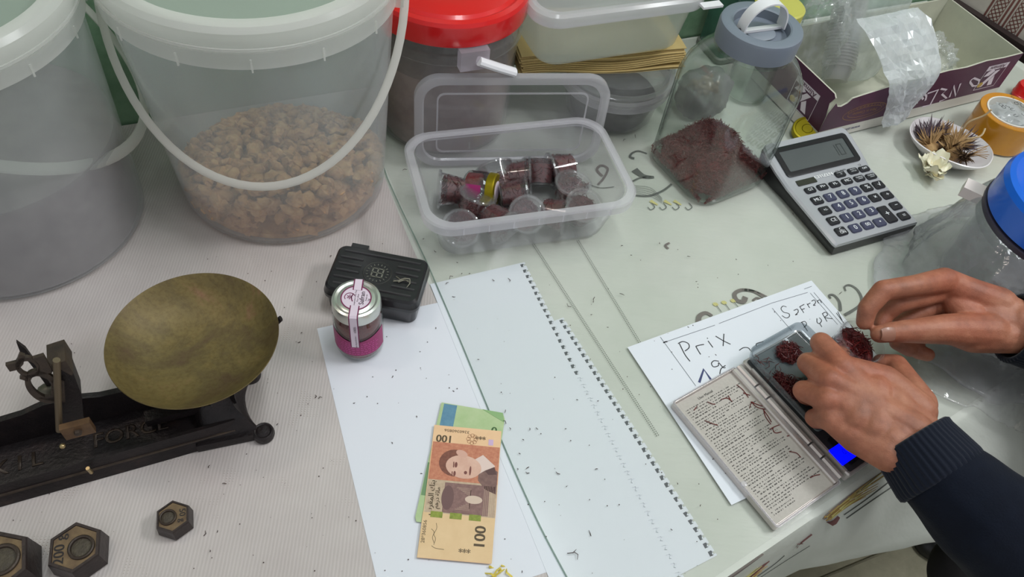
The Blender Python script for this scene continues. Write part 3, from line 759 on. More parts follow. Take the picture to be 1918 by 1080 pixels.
# saffron heap
def heap_z(x, y):
    r = max(abs(x), abs(y))/.062
    pk = math.exp(-(((x-.012)**2+(y-.014)**2)/.0016))
    return .011+.019*pk+.016*(x+y+.09)/.18*.9 + .006*noise.noise((x*40, y*40, 2)) - .005*max(0, r-.85)*6
mb = MB(); N = 26; hw = .0585
grid = [[None]*(N+1) for _ in range(N+1)]
def sq(i, j):
    x = -hw+2*hw*i/N; y = -hw+2*hw*j/N
    k = 1-.13*(abs(x)/hw)**4*(abs(y)/hw)**4*1.6
    return x*k, y*k
for i in range(N+1):
    for j in range(N+1):
        x, y = sq(i, j); grid[i][j] = mb.bm.verts.new((x, y, heap_z(x, y)))
for i in range(N):
    for j in range(N): mb._f((grid[i][j], grid[i+1][j], grid[i+1][j+1], grid[i][j+1]))
bnd = [(i, 0) for i in range(N)]+[(N, j) for j in range(N)]+[(i, N) for i in range(N, 0, -1)]+[(0, j) for j in range(N, 0, -1)]
low = [mb.bm.verts.new((grid[i][j].co.x*.97, grid[i][j].co.y*.97, .0068)) for i, j in bnd]
for k in range(len(bnd)):
    i, j = bnd[k]; i2, j2 = bnd[(k+1) % len(bnd)]
    mb._f((grid[i][j], low[k], low[(k+1) % len(bnd)], grid[i2][j2]))
mb._f(low)
core = obj('saffron_mass', mb, M_saffron_core, gj); core['kind'] = 'stuff'
mb = MB()
for k in range(4200):
    x, y = sq(random.uniform(0, N), random.uniform(0, N)); z = heap_z(x, y)
    if k % 3 == 0:                                   # against the glass
        a = random.choice((0, 1, 2, 3)); w = random.uniform(-.052, .052); zz = random.uniform(.008, heap_z(*((hw, w), (w, hw), (-hw, w), (w, -hw))[a]))
        p = ((hw+.0006, w), (w, hw+.0006), (-hw-.0006, w), (w, -hw-.0006))[a]; p = (p[0], p[1], zz)
        d = Vector((0 if a in (0, 2) else random.uniform(-1, 1), 0 if a in (1, 3) else random.uniform(-1, 1), random.uniform(-.8, .8)))
    else:
        p = (x*.97, y*.97, z+random.uniform(0, .003)); d = Vector((random.uniform(-1, 1), random.uniform(-1, 1), random.uniform(-.15, .7)))
    if d.length < .1: d = Vector((0, 0, 1))
    mb.strand(p, d, random.uniform(.007, .015), .00038)
o = obj('saffron_threads', mb, M_saffron, gj, recalc=False); o['kind'] = 'stuff'

# ------------------------------------------------------------------ back row: tub, kraft sheets, clear box
dt = thing('round_tub', 'low clear round tub supporting the stack of kraft sheets', 'tub', (.100, .957, ZV))
M_dtub = clear('grey_tub_plastic', (.93, .93, .93, 1), .13, (.7, .71, .71, 1), .12)
obj('body', MB().lathe([(.001, 0), (.060, 0), (.066, .005), (.075, .066), (.0765, .066), (.074, .0655), (.0645, .006), (.059, .0025), (.001, .0025)], 64), M_dtub, dt)
obj('rim_band', MB().lathe([(.0765, .050), (.081, .051), (.083, .066), (.0765, .067)], 64, closed=True), M_pp_rim, dt)
obj('lid', MB().lathe([(.084, .062), (.0855, .066), (.084, .0765), (.080, .0785), (.076, .0785), (.074, .075), (.072, .086), (.066, .0885), (.001, .0885), (.001, .0868), (.066, .0868), (.0705, .085), (.0725, .0735), (.080, .0765), (.0825, .0755), (.0835, .066)], 64), M_dtub, dt)
obj('contents', MB().lathe([(.001, .003), (.058, .003), (.066, .03), (.03, .034), (.001, .036)], 40), plain('dark_seed', S(84, 80, 84), .9, var=S(60, 56, 60), vscale=120, bump=.4), dt)['kind'] = 'stuff'
KX = Vector((math.cos(math.radians(20)), math.sin(math.radians(20)), 0)); KY = Vector((-KX.y, KX.x, 0)); K0 = Vector((-.033, .870, .0))
ORD = ['lowest', 'second from the bottom', 'third from the bottom', 'fourth from the bottom', 'middle', 'fifth from the top', 'fourth from the top', 'third from the top', 'second from the top', 'topmost']
for k in range(10):
    mb = MB(); n = 30; dx = random.uniform(-.003, .003); dy = .0012*k+random.uniform(-.0012, .0012); ph = random.uniform(-.15, .15)
    def kz(x): return .0945+.0024*k + .004*math.sin((x+.02)*30+ph)*(1 if k < 6 else .6) - (.006 if k < 2 else 0)*max(0, (x-.14)/.1)
    sh = Matrix.Translation((0, 0, 0))
    A = []; 
    for i in range(n+1):
        x = .238*i/n; p = K0+KX*(x+dx)
        zf = kz(x) if k > 5 else kz(x)
        fr_ = p+KY*(dy); bk = p+KY*(.125)
        A.append((fr_+Vector((0, 0, zf)), bk+Vector((0, 0, zf)), bk+Vector((0, 0, zf+.0010)), fr_+Vector((0, 0, zf+.0010))))
    mb.loops([list(a) for a in A])
    tag(obj('kraft_sheet', mb, M_kraft, angle=30), 'wavy kraft paper sheet, %s of the stack under the clear box' % ORD[k], 'paper', 'kraft sheets in the stack')
EX_ = Vector((math.cos(math.radians(28)), math.sin(math.radians(28)), 0)); EY_ = Vector((-EX_.y, EX_.x, 0))
eb = thing('storage_box', 'frosted rectangular box with clear lid standing on the kraft sheets', 'box', Vector((.084, .906, .1235))+EY_*.058, math.radians(28))
M_eb = clear('frosted_box', (.95, .96, .94, 1), .30, (.80, .82, .77, 1), .25)
obj('body', vessel(MB(), [(.206, .116, .026, 0), (.212, .122, .028, .004), (.226, .136, .030, .066), (.228, .138, .030, .074)], .0014, .0018), M_eb, eb)
obj('lid', MB().loops([rrect(.246, .152, .034, .066, 8), rrect(.248, .154, .035, .070, 8), rrect(.246, .152, .034, .080, 8), rrect(.238, .144, .030, .083, 8), rrect(.226, .132, .026, .083, 8), rrect(.222, .128, .025, .079, 8), rrect(.222, .128, .025, .0775, 8), rrect(.244, .150, .034, .0785, 8), rrect(.244, .150, .034, .066, 8)], closed_path=False), M_pp_rim, eb, angle=25)
obj('lid_tab', MB().box((.118, -.078, .074), (.03, .012, .003)), M_white, eb)
gc = thing('canister', 'dark green glossy canister with grey foot rim against the wall', 'canister', (.279, 1.158, ZV), math.atan2(WD.y, WD.x))
M_dgreen = plain('dark_green_gloss', S(44, 74, 64), .18, coat=.5, var=S(58, 104, 88), vscale=12)
obj('body', MB().loops([rrect(.05, .066, .008, .004), rrect(.05, .066, .008, .15), rrect(.046, .062, .007, .155)]), M_dgreen, gc)
obj('foot_rim', MB().loops([rrect(.056, .072, .010, 0), rrect(.056, .072, .010, .007), rrect(.051, .067, .008, .009)]), plain('grey_rubber', S(112, 116, 108), .5), gc)
yl = thing('lidded_jar', 'clear jar with a yellow-green lid behind the big glass jar', 'jar', (.315, 1.050, ZV))
obj('glass', MB().lathe([(.001, 0), (.030, 0), (.033, .004), (.033, .12), (.030, .130), (.030, .145), (.028, .145), (.028, .13), (.031, .119), (.031, .005), (.001, .003)], 40), M_glass, yl)
obj('lid', MB().lathe([(.031, .138), (.036, .139), (.0365, .152), (.034, .154), (.001, .154), (.001, .1455), (.031, .1455)], 48), plain('olive_lid', S(196, 192, 96), .4), yl)
def fold_noise(p, f, seed=0.0):
    q = p*f+Vector((seed, seed*.7, -seed))
    return (abs(noise.noise(q))*2-.5) + .5*(abs(noise.noise(q*2.3+Vector((9, 0, 0))))*2-.5)
def crumple_bag(name, label, c, size, mat, f=22, amp=.22, seed=1.0, M=None, sub=5, pw=1.0, cat='bag', parent=None, pinch=0.0):
    mb = MB(); bmesh.ops.create_icosphere(mb.bm, subdivisions=sub, radius=1)
    for v in mb.bm.verts:
        d = v.co.normalized(); k = 1/((abs(d.x)**3+abs(d.y)**3+abs(d.z)**3)**(1/3.0))
        r = k*(1+amp*fold_noise(d, f*.1, seed)+amp*.35*fold_noise(d, f*.32, seed+3))
        q = d*r
        if pinch: q.x *= 1-pinch*max(0, q.z)**2; q.y *= 1-pinch*max(0, q.z)**2
        v.co = Vector((q.x*size[0], q.y*size[1], q.z*size[2]))
    zmin = min(v.co.z for v in mb.bm.verts)
    for v in mb.bm.verts:
        if v.co.z < -size[2]*.72: v.co.z = -size[2]*.72-(v.co.z+size[2]*.72)*-.03
    o = obj(name, mb, mat, parent, c, angle=70)
    if M: o.rotation_euler = M
    if label: tag(o, label, cat)
    return o
M_haze_bag = clear('dusty_film', (.8, .8, .8, 1), .42, (.46, .46, .47, 1), .2, 1.4)
bgb = crumple_bag('plastic_bag', 'dusty grey plastic bag with beige crumbs behind the big glass jar', (.238, .990, .0305), (.040, .030, .038), M_haze_bag, 26, .10, 4.0, M=(0, 0, .6), sub=4)
mb = MB()
for k in range(90): lump(mb, (random.uniform(-.022, .018), random.uniform(-.012, .012), .012+random.uniform(-.006, .010)), random.uniform(.003, .005))
obj('beige_crumbs', mb, plain('beige_crumb', S(190, 172, 138), .8), bgb, recalc=False)['kind'] = 'stuff'

# ------------------------------------------------------------------ purple carton with plastic bags
CF = Vector((.413, .953, ZV)); CX = Vector((.856, .516, 0)).normalized(); CY = Vector((-CX.y, CX.x, 0))
ct = thing('carton', 'open purple cardboard carton with torn corner, full of clear plastic bags', 'carton', CF, math.atan2(CX.y, CX.x))
M_purple = plain('purple_print', S(84, 34, 66), .45, var=S(72, 32, 62), vscale=20)
M_cardin = plain('grey_card', S(198, 198, 180), .7, var=S(184, 184, 168), vscale=20)
M_cardw = plain('white_card', S(208, 204, 196), .6)
CL, CD, CH, TK = .382, .165, .084, .0025
obj('base_panel', MB().box((CL/2, CD/2, TK/2), (CL, CD, TK)), M_cardin, ct)
def panel(name, poly, Mx_, outer):
    """poly in panel plane (x along, y up); thick card: inner grey face, printed outer face"""
    mb = MB(); mb.prism(poly, -TK, 0, Mx_)
    o = obj(name, mb, M_cardin, ct, smooth=False)
    mb = MB(); mb.prism([(x, max(y, .019)) for x, y in poly], .00005, .0004, Mx_)
    obj('purple_print_face', mb, outer, o, smooth=False)
    mb = MB(); x0 = min(p[0] for p in poly); x1 = max(p[0] for p in poly)
    mb.prism([(x0, 0), (x1, 0), (x1, .0185), (x0, .0185)], .00005, .0004, Mx_)
    obj('white_strip', mb, M_cardw, o, smooth=False)
    return o
front_M = frame(Vector((0, 0, 0)), Vector((1, 0, 0)), Vector((0, 0, 1)))
fr_poly = [(0, 0), (CL, 0), (CL, CH), (.34, CH-.001), (.30, CH+.001), (.26, CH-.003), (.22, CH-.001), (.16, CH-.004), (.10, CH-.006), (.055, CH-.010), (.036, CH-.012), (.030, CH-.019), (.020, CH-.023), (.012, CH-.021), (.006, CH-.014), (.0, CH-.030)]
fp_ = panel('front_panel', fr_poly, front_M, M_purple)
left_M = frame(Vector((0, CD, 0)), Vector((0, -1, 0)), Vector((0, 0, 1)))
lp = panel('side_panel', [(0, 0), (CD, 0), (CD-.001, CH*.55), (CD-.006, CH*.8), (CD-.001, CH*.95), (CD-.006, CH), (0, CH)], left_M, M_purple)
right_M = frame(Vector((CL, 0, 0)), Vector((0, 1, 0)), Vector((0, 0, 1)))
panel('side_panel', [(0, 0), (CD, 0), (CD, CH), (0, CH)], right_M, M_purple)
back_M = frame(Vector((CL, CD, 0)), Vector((-1, 0, 0)), Vector((0, 0, 1)))
panel('back_panel', [(0, 0), (CL, 0), (CL, CH), (0, CH)], back_M, M_purple)
# print on the front and side panels
fW = lambda u, v: (CT_INV @ at_plane(u, v, CF-CY*.0006, -CY))
CT_INV = (Matrix.Translation(CF) @ Matrix.Rotation(math.atan2(CX.y, CX.x), 4, 'Z')).inverted()
M_wpr = plain('white_print', S(226, 214, 224), .6); M_goldpr = plain('gold_print', S(150, 112, 62), .5)
mb = MB(); MN = Vector((0, -1, 0))
el = [front_M @ Vector((.077+.042*math.cos(a)*1.0, .040+.0135*math.sin(a), 0)) for a in [i*PI/20 for i in range(41)]]
mb.ribbon(el, .0009, MN, .0007)
el = [front_M @ Vector((.077+.033*math.cos(a), .040+.0085*math.sin(a), 0)) for a in [i*PI/20 for i in range(41)]]
mb.ribbon(el, .0007, MN, .0007)
flip = Matrix.Rotation(PI, 4, 'Z')
put_text(mb, 'Mira in Comino', .0075, front_M @ Matrix.Translation((.077, .040, .0008)) @ flip)
for k in range(13):
    a = math.radians(205+k*11); put_text(mb, 'ALINAMNDATELE'[k], .005, front_M @ Matrix.Translation((.077-.0375*math.cos(a)*-1, .040-.011*math.sin(a), .0008)) @ Matrix.Rotation(PI+(-.25+.04*k), 4, 'Z'))
obj('oval_emblem', mb, M_goldpr, fp_)
mb = MB(); put_text(mb, 'www.alimani.ma', .0085, front_M @ Matrix.Translation((.058, .0095, .0008)) @ flip)
obj('web_address', mb, plain('ink_violet', S(70, 62, 110), .6), fp_)
# big white handwriting on the front panel (upside-down), as seen
mb = MB()
hw_ = [[(1729, 186), (1725, 178), (1731, 174), (1735, 180), (1733, 188)], [(1737, 175), (1757, 168), (1742, 196), (1727, 200)], [(1759, 190), (1773, 184), (1764, 176), (1773, 168), (1762, 166)], [(1778, 182), (1786, 160), (1790, 180), (1799, 156)], [(1818, 150), (1824, 146), (1834, 150), (1832, 160), (1822, 161), (1817, 154), (1818, 150)]]
for st_ in hw_: mb.ribbon([fW(u, v) for u, v in st_], .0035, MN, .0003)
obj('marker_writing', mb, M_wpr, fp_)
def emblem(Mx_, parent, s=1.0):
    mb = MB()
    for q in ([(-.017, -.017), (-.008, -.017), (.010, .012), (.002, .012)], [(.004, -.017), (.013, -.017), (.006, .002), (.000, -.006)], [(-.018, .004), (-.008, .004), (.000, .012), (-.006, .016), (-.014, .012)]):
        mb.prism([(x*s, y*s) for x, y in q], .0006, .0008, Mx_)
    fr_ = [(-.021, -.021), (.021, -.021), (.021, .024), (-.021, .024), (-.021, -.021)]
    mb.ribbon([Mx_ @ Vector((x*s, y*s, .0007)) for x, y in fr_], .0012*s, Mx_.to_3x3() @ Vector((0, 0, 1)))
    mb.prism([(-.021*s, .015*s), (.021*s, .015*s), (.021*s, .024*s), (-.021*s, .024*s)], .0005, .0007, Mx_)
    obj('white_emblem', mb, M_wpr, parent, smooth=False)
    mb = MB(); put_text(mb, 'Alimani', .0105*s, Mx_ @ Matrix.Translation((0, .0195*s, .0010)) @ flip, bold=.0003); obj('printed_name', mb, M_purple, parent)
    mb = MB(); mb.lathe([(.0001, .0009), (.005*s, .0009), (.005*s, .001), (.0001, .001)], 16, M=Mx_ @ Matrix.Translation((-.014*s, -.012*s, 0))); obj('gold_seal', mb, plain('gold_seal_ink', S(188, 156, 66), .5), parent)
emblem(left_M @ Matrix.Translation((CD-.052, .041, 0)) @ Matrix.Diagonal((1.25, 1.0, 1, 1)), lp, 1.0)
emblem(front_M @ Matrix.Translation((.338, .048, 0)) @ Matrix.Diagonal((1.1, 1.0, 1, 1)), fp_, 1.0)
M_film2 = clear('sleeve_film', (.97, .98, .98, 1), .30, (.82, .86, .86, 1), .10, 1.5, hmax=.46, hscale=20)
# nested clear cups in the carton
a0, a1 = at(1562, 158, .030), at(1590, 12, .115)
L0 = CT_INV @ a0; L1 = CT_INV @ a1
L0.x = max(L0.x, .035); ax = (a1-a0).normalized(); q = Vector((0, 0, 1)).rotation_difference(ax).to_euler()
M_nest = clear('nested_cup', (.95, .95, .95, 1), .30, (.84, .84, .82, 1), .15)
mbc = [(.0001, 0), (.018, 0), (.0215, .020), (.0255, .0205), (.0258, .0225), (.0212, .0225), (.0172, .0015), (.0001, .0015)]
first = None; NC = 24; base_ = Vector((a0.x, a0.y, .036))
for k in range(NC):
    p = base_+ax*((a1-a0).length*k/NC)
    if first is None:
        first = obj('nested_cup', MB().lathe(mbc, 28), M_nest, None, p, q); o = first
    else:
        o = first.copy(); COL.objects.link(o); o.location = p
    tag(o, 'lowest clear cup of the ridged column leaning in the purple carton' if k == 0 else 'topmost clear cup of the ridged column leaning in the purple carton' if k == NC-1 else 'clear plastic cup nested in the ridged column of cups in the purple carton', 'cup', 'nested cups in the carton')
def C(x, y, z): return CF+CX*x+CY*y+Vector((0, 0, z))
RC = math.atan2(CX.y, CX.x)
crumple_bag('plastic_bag', 'tall smooth clear bag standing behind the crumpled white bag in the carton', C(.158, .122, .098), (.058, .026, .118), M_film2, 18, .10, 2.0, M=(math.radians(-12), math.radians(8), RC), sub=5)
crumple_bag('plastic_bag', 'low crumpled clear bag at the right end of the purple carton', C(.262, .075, .040), (.042, .045, .042), M_film, 26, .22, 7.0, M=(0, 0, RC+.4), sub=5)
crumple_bag('plastic_bag', 'clear crinkled bag at the left rear of the carton behind the grey lid', C(.055, .120, .070), (.042, .030, .082), M_film, 24, .18, 11.0, M=(math.radians(-6), 0, RC-.2), sub=5)
# crumpled white film bag hanging over the front panel
path = [(.075, .150), (.050, .147), (.025, .128), (.006, .108), (-.008, .096), (-.013, .080), (-.0145, .060), (-.015, .040), (-.016, .024), (-.017, .014)]
def hang(i, j, NI, NJ, side):
    w = j/NJ; k = i/NI
    f = k*(len(path)-1); a = int(min(f, len(path)-2)); t = f-a
    y = path[a][0]*(1-t)+path[a+1][0]*t; z = path[a][1]*(1-t)+path[a+1][1]*t
    x0 = .058+.062*max(0, k-.12)**.8; x1 = .178-.014*max(0, k-.6)/.4+.010*math.sin(k*5)
    x = x0+(x1-x0)*w
    e = math.sin(PI*w)**.5*math.sin(PI*min(max(k, 0), 1))**.35
    p = Vector((x, y, z)); rj = random.Random(i*91+j)
    nrm = Vector((0, -.5-.5*k, .9-.8*k)).normalized()
    cr = fold_noise(p, 24, 3)*.0085+(rj.random()-.35)*.0055
    jit = Vector((rj.uniform(-.0016, .0016), 0, rj.uniform(-.0012, .0012)))*(1 if 0 < j < NJ and 0 < i < NI else 0)
    return p + jit + nrm*(side*.0045*e + cr*(1 if side > 0 else .45)*(.35+.65*e)+.004*max(0, cr))
mb = MB(); NI, NJ = 26, 22
V = [[[mb.bm.verts.new(hang(i, j, NI, NJ, sd)) for j in range(NJ+1)] for i in range(NI+1)] for sd in (1, -1)]
def tri2(a, c, d, e, flip):
    if flip: mb._f((a, c, d)); mb._f((a, d, e))
    else: mb._f((a, c, e)); mb._f((c, d, e))
for i in range(NI):
    for j in range(NJ):
        tri2(V[0][i][j], V[0][i+1][j], V[0][i+1][j+1], V[0][i][j+1], (i*7+j*3) % 2); tri2(V[1][i][j], V[1][i][j+1], V[1][i+1][j+1], V[1][i+1][j], (i+j) % 2)
for j in range(NJ):
    mb._f((V[0][0][j], V[0][0][j+1], V[1][0][j+1], V[1][0][j])); mb._f((V[0][NI][j], V[1][NI][j], V[1][NI][j+1], V[0][NI][j+1]))
for i in range(NI):
    mb._f((V[0][i][0], V[1][i][0], V[1][i+1][0], V[0][i+1][0])); mb._f((V[0][i][NJ], V[0][i+1][NJ], V[1][i+1][NJ], V[1][i][NJ]))
o = obj('plastic_bag', mb, M_film_white, None, CF, (0, 0, RC), smooth=False)
tag(o, 'crumpled shiny white film bag hanging over the front of the purple carton', 'bag')

# ------------------------------------------------------------------ calculator
KA = math.radians(29.7); KC = Vector((.4245, .8305, ZV))
ca = thing('calculator', 'silver and black desk calculator with dark keys and grey display', 'calculator', KC, KA)
CI = (Matrix.Translation(KC) @ Matrix.Rotation(KA, 4, 'Z')).inverted()
M_silver = plain('silver_plastic', S(184, 186, 192), .35, .35)
M_keyb = plain('key_black', S(34, 34, 40), .4); M_keyp = plain('key_slate', S(66, 68, 92), .4)
CWd, CLn = .149, .178
def topz(y):   # height of the upper face along the calculator
    if y < .022: return .020+.004*(y+.093)/.115
    return .024+(y-.022)/.071*.016
def sect(y, inset, z): return None
# body: lower black shell and silver top, both lofted across the length
ys = [-.086, -.0845, -.081, -.06, -.03, 0, .022, .05, .075, .087, .0905, .092]
def outline(y):
    e = min(1, (abs(y)-.080)/.013) if abs(y) > .080 else 0
    w = CWd/2-.004*e*e*2
    k = (y+.093)/.186
    return w*(.97+.05*k)+(.002 if y > .03 else 0)
low_, top_ = [], []
for y in ys:
    w = outline(y); z = topz(y); e = (abs(y) > .09)
    low_.append([Vector((-w+.004, y, 0.0)), Vector((w-.004, y, 0.0)), Vector((w, y, z-.009)), Vector((w-.001, y, z-.006)), Vector((-w+.001, y, z-.006)), Vector((-w, y, z-.009))])
    top_.append([Vector((-w+.001, y, z-.0058)), Vector((w-.001, y, z-.0058)), Vector((w-.001, y, z-.0025)), Vector((w-.004, y, z)), Vector((-w+.004, y, z)), Vector((-w+.001, y, z-.0025))])
obj('lower_shell', MB().loops(low_), M_black, ca); 
obj('face_plate', MB().loops(top_), M_silver, ca)
def onface(u, v, lift=0.0):
    p = CI @ at(u, v, ZV+.022)
    for _ in range(4): p = CI @ at(u, v, ZV+topz(p.y))
    return p
slope = Matrix.Rotation(math.atan2(.016, .071), 4, 'X')
D0 = Vector((0, .0585, topz(.0585)))
DM = Matrix.Translation(D0) @ slope
obj('display_bezel', MB().loops([[DM @ p for p in r] for r in (rrect(.130, .050, .006, 0), rrect(.130, .050, .006, .0014), rrect(.126, .046, .005, .0018), rrect(.114, .034, .002, .0018), rrect(.114, .034, .002, .0004))], cap1=False), plain('bezel_black', S(26, 27, 32), .25), ca)
scn = obj('display', MB().loops([[DM @ p for p in r] for r in (rrect(.114, .034, .001, 0), rrect(.114, .034, .001, .0009))]), plain('lcd_grey', S(84, 90, 91), .15, coat=.4), ca)
mb = MB()
def seg_digit(mb, ch, x, y, h, w, z, th=.0016):
    segs = {'0': 'abcdef', '1': 'bc'}[ch]
    pos = {'a': ((-w, h), (w, h)), 'b': ((w, h), (w, 0)), 'c': ((w, 0), (w, -h)), 'd': ((-w, -h), (w, -h)), 'e': ((-w, 0), (-w, -h)), 'f': ((-w, h), (-w, 0)), 'g': ((-w, 0), (w, 0))}
    for s_ in segs:
        (x0, y0), (x1, y1) = pos[s_]; a, c = DM @ Vector((x+x0, y+y0, z)), DM @ Vector((x+x1, y+y1, z))
        mb.ribbon([a, c], th, DM.to_3x3() @ Vector((0, 0, 1)))
seg_digit(mb, '1', .031, 0, .009, .004, .0011); seg_digit(mb, '0', .043, 0, .009, .004, .0011)
obj('digits', mb, plain('lcd_dark', S(58, 64, 64), .4), scn)
# keys: (pixel, text, kind)
rowsk = [((1573, 327), 'TAX', 0, .8), ((1597, 321), 'AUTO', 0, .8), ((1618, 317), 'OFF', 0, .8),
 ((1517, 357), 'GT', 0, .8), ((1540, 351), 'M+', 0, .8), ((1563, 346), 'M-', 0, .8), ((1586, 340), 'MC', 0, .8), ((1609, 335), 'CHECK', 0, .8), ((1631, 331), 'CHECK', 0, .8),
 ((1530, 376), 'MU', 0, 1), ((1554, 370), '7', 1, 1), ((1578, 364), '8', 1, 1), ((1601, 358), '9', 1, 1), ((1623, 352), '%', 0, 1), ((1645, 347), '√', 0, 1),
 ((1545, 395), '+/-', 0, 1), ((1570, 388), '4', 1, 1), ((1593, 382), '5', 1, 1), ((1616, 376), '6', 1, 1), ((1638, 371), '×', 0, 1), ((1661, 366), '÷', 0, 1),
 ((1560, 414), 'CE', 0, 1), ((1585, 408), '1', 1, 1), ((1608, 402), '2', 1, 1), ((1631, 396), '3', 1, 1), ((1677, 386), '−', 0, 1),
 ((1575, 434), 'C/ON', 0, 1), ((1601, 428), '0', 1, 1), ((1624, 422), '00', 1, 1), ((1647, 417), '•', 1, 1), ((1692, 405), '=', 0, 1), ((1661, 402), '+', 2, 1)]
M_keytxt = plain('key_text', S(220, 222, 226), .5)
for (uv, txt, kind, sc_) in rowsk:
    p = onface(*uv); p.z = topz(p.y)
    kw, kh = .0168, (.0142 if sc_ == 1 else .0108)
    if kind == 2: kh = .030
    MK = Matrix.Translation(p)
    k = obj('key', MB().loops([[MK @ q_ for q_ in r] for r in (rrect(kw, kh, .003, -.002, 3), rrect(kw, kh, .003, .0014, 3), rrect(kw-.0022, kh-.0022, .002, .0026, 3))]), M_keyp if kind == 1 else M_keyb, ca)
    size = {1: .0098, 2: .0078, 3: .0060, 4: .0046, 5: .0038}[len(txt)]*(1.0 if sc_ == 1 else .85)
    if kind == 2: size = .013
    mb = MB()
    if txt == 'C/ON':
        put_text(mb, 'C', .0058, MK @ Matrix.Translation((0, .0028, .0028)), bold=.0002); put_text(mb, 'ON', .0058, MK @ Matrix.Translation((0, -.0030, .0028)), bold=.0002); mb.box((p.x, p.y, p.z+.0028), (.009, .0006, .0001))
    elif txt == 'CHECK':
        put_text(mb, txt, .0036, MK @ Matrix.Translation((0, .0012, .0028)), bold=.0001); mb.box((p.x, p.y-.0018, p.z+.0028), (.008, .0006, .0001))
    elif txt == 'AUTO':
        put_text(mb, 'AUTO', .0034, MK @ Matrix.Translation((0, .0018, .0028))); put_text(mb, 'REPLAY', .0028, MK @ Matrix.Translation((0, -.0016, .0028)))
    elif txt == 'TAX':
        put_text(mb, 'CORRECT', .0024, MK @ Matrix.Translation((0, .0018, .0028))); put_text(mb, '→', .0050, MK @ Matrix.Translation((0, -.0012, .0028)))
    else:
        put_text(mb, txt, size, MK @ Matrix.Translation((0, 0, .0028)), bold=.00025)
    obj('key_text', mb, M_keytxt, k)
# solar cell, maker's name and small print on the face
p = onface(1509, 339); SM = Matrix.Translation(Vector((p.x, p.y, topz(p.y))))
obj('solar_cell', MB().loops([[SM @ r for r in q_] for q_ in (rrect(.032, .0125, .001, -.001), rrect(.032, .0125, .001, .0008))]), plain('solar_cell', S(58, 56, 50), .2), ca)
mb = MB(); p = onface(1542, 329); put_text(mb, 'CITIZEN', .0086, Matrix.Translation((p.x, p.y, topz(p.y)+.0006)), bold=.0005); obj('maker_name', mb, plain('pale_print', S(244, 244, 244), .5), ca)
mb = MB()
p = onface(1572, 316); put_text(mb, 'CT-666N', .0046, Matrix.Translation((p.x, p.y-.0035, topz(p.y-.0035)+.0006)))
p = onface(1604, 308); put_text(mb, '12', .0052, Matrix.Translation((p.x+.004, p.y-.002, topz(p.y-.002)+.0006)))
p = onface(1504, 327); put_text(mb, '112 STEPS CHECK & CORRECT', .0031, Matrix.Translation((p.x, p.y+.003, topz(p.y+.003)+.0006)))
obj('small_print', mb, plain('dark_print', S(70, 72, 78), .6), ca)
# ------------------------------------------------------------------ gold jar lid on the table
_gn = (-CX*.30-CY*.16+Vector((0, 0, .94))).normalized()
gl_ = thing('jar_lid', 'loose golden jar lid leaning on the torn corner of the carton', 'lid', at(1511, 244, ZV+.0105)-_gn*.005, rot=Vector((0, 0, 1)).rotation_difference(_gn).to_euler())
gl_.scale = (1.12, 1.12, 1.1)
obj('cap', MB().lathe([(.0185, 0), (.0195, .0006), (.0195, .008), (.0185, .0095), (.016, .0098), (.0150, .0090), (.0001, .0090), (.0001, .0080), (.0178, .0080), (.0178, 0)], 40), M_gold, gl_)
o = obj('stamped_ring', MB().lathe([(.006, .0088), (.0068, .0096), (.0076, .0088)], 24, closed=True), M_gold, gl_)

# ------------------------------------------------------------------ dish of dried crocus, petals, tape roll
DC = Vector((.615, .974, ZV)); DA = math.radians(-28)
ds = thing('dish', 'small white oval dish holding dried crocus flowers', 'dish', DC, DA)
def oval(a, b_, z, n=48, e=2.4): return [Vector((a*math.copysign(abs(math.cos(t))**(2/e), math.cos(t)), b_*math.copysign(abs(math.sin(t))**(2/e), math.sin(t)), z)) for t in [2*PI*i/n for i in range(n)]]
obj('bowl', MB().loops([oval(.030, .024, 0), oval(.040, .032, .003), oval(.056, .044, .016), oval(.0615, .0485, .024), oval(.0600, .0470, .0248), oval(.054, .042, .0165), oval(.039, .031, .0055), oval(.012, .010, .0045)]), plain('white_ceramic', S(226, 220, 222), .25, coat=.3), ds)
M_c1 = plain('dried_violet', S(62, 48, 58), .8, var=S(92, 74, 80), vscale=90); M_c2 = plain('dried_tan', S(140, 106, 66), .8, var=S(180, 146, 100), vscale=70); M_c3 = plain('dried_brown', S(98, 72, 46), .8, var=S(70, 48, 34), vscale=70)
def petal_strip(mb, p, d, L, w):
    d = Vector(d).normalized(); up_ = Vector((random.uniform(-.6, .6), random.uniform(-.6, .6), 1)); c = random.uniform(-.4, .4)
    pts = [Vector(p)+d*L*t+Vector((0, 0, c*L*t*t)) for t in (0, .35, .7, 1)]
    mb.ribbon(pts, [w*.5, w, w*.8, w*.1], up_)
CG = 'dried crocus flowers in the white dish'
fl = [(-.026, .012, 0), (-.034, -.004, 0), (-.020, -.016, 1), (-.006, .018, 1), (-.004, -.006, 2), (.010, -.020, 1), (.014, .006, 0), (.026, -.012, 2), (.006, -.004, 1)]
names_ = ['violet, at the far left of the dish', 'violet, against the near left rim of the dish', 'tan bulb-like, near the left rim', 'tan with long pale stalk, at the back of the dish', 'brown, in the middle of the heap', 'tan and frayed, at the near rim of the dish', 'dark violet, right of the middle of the heap', 'brown and frayed, toward the right end of the dish', 'tan, topmost on the heap']
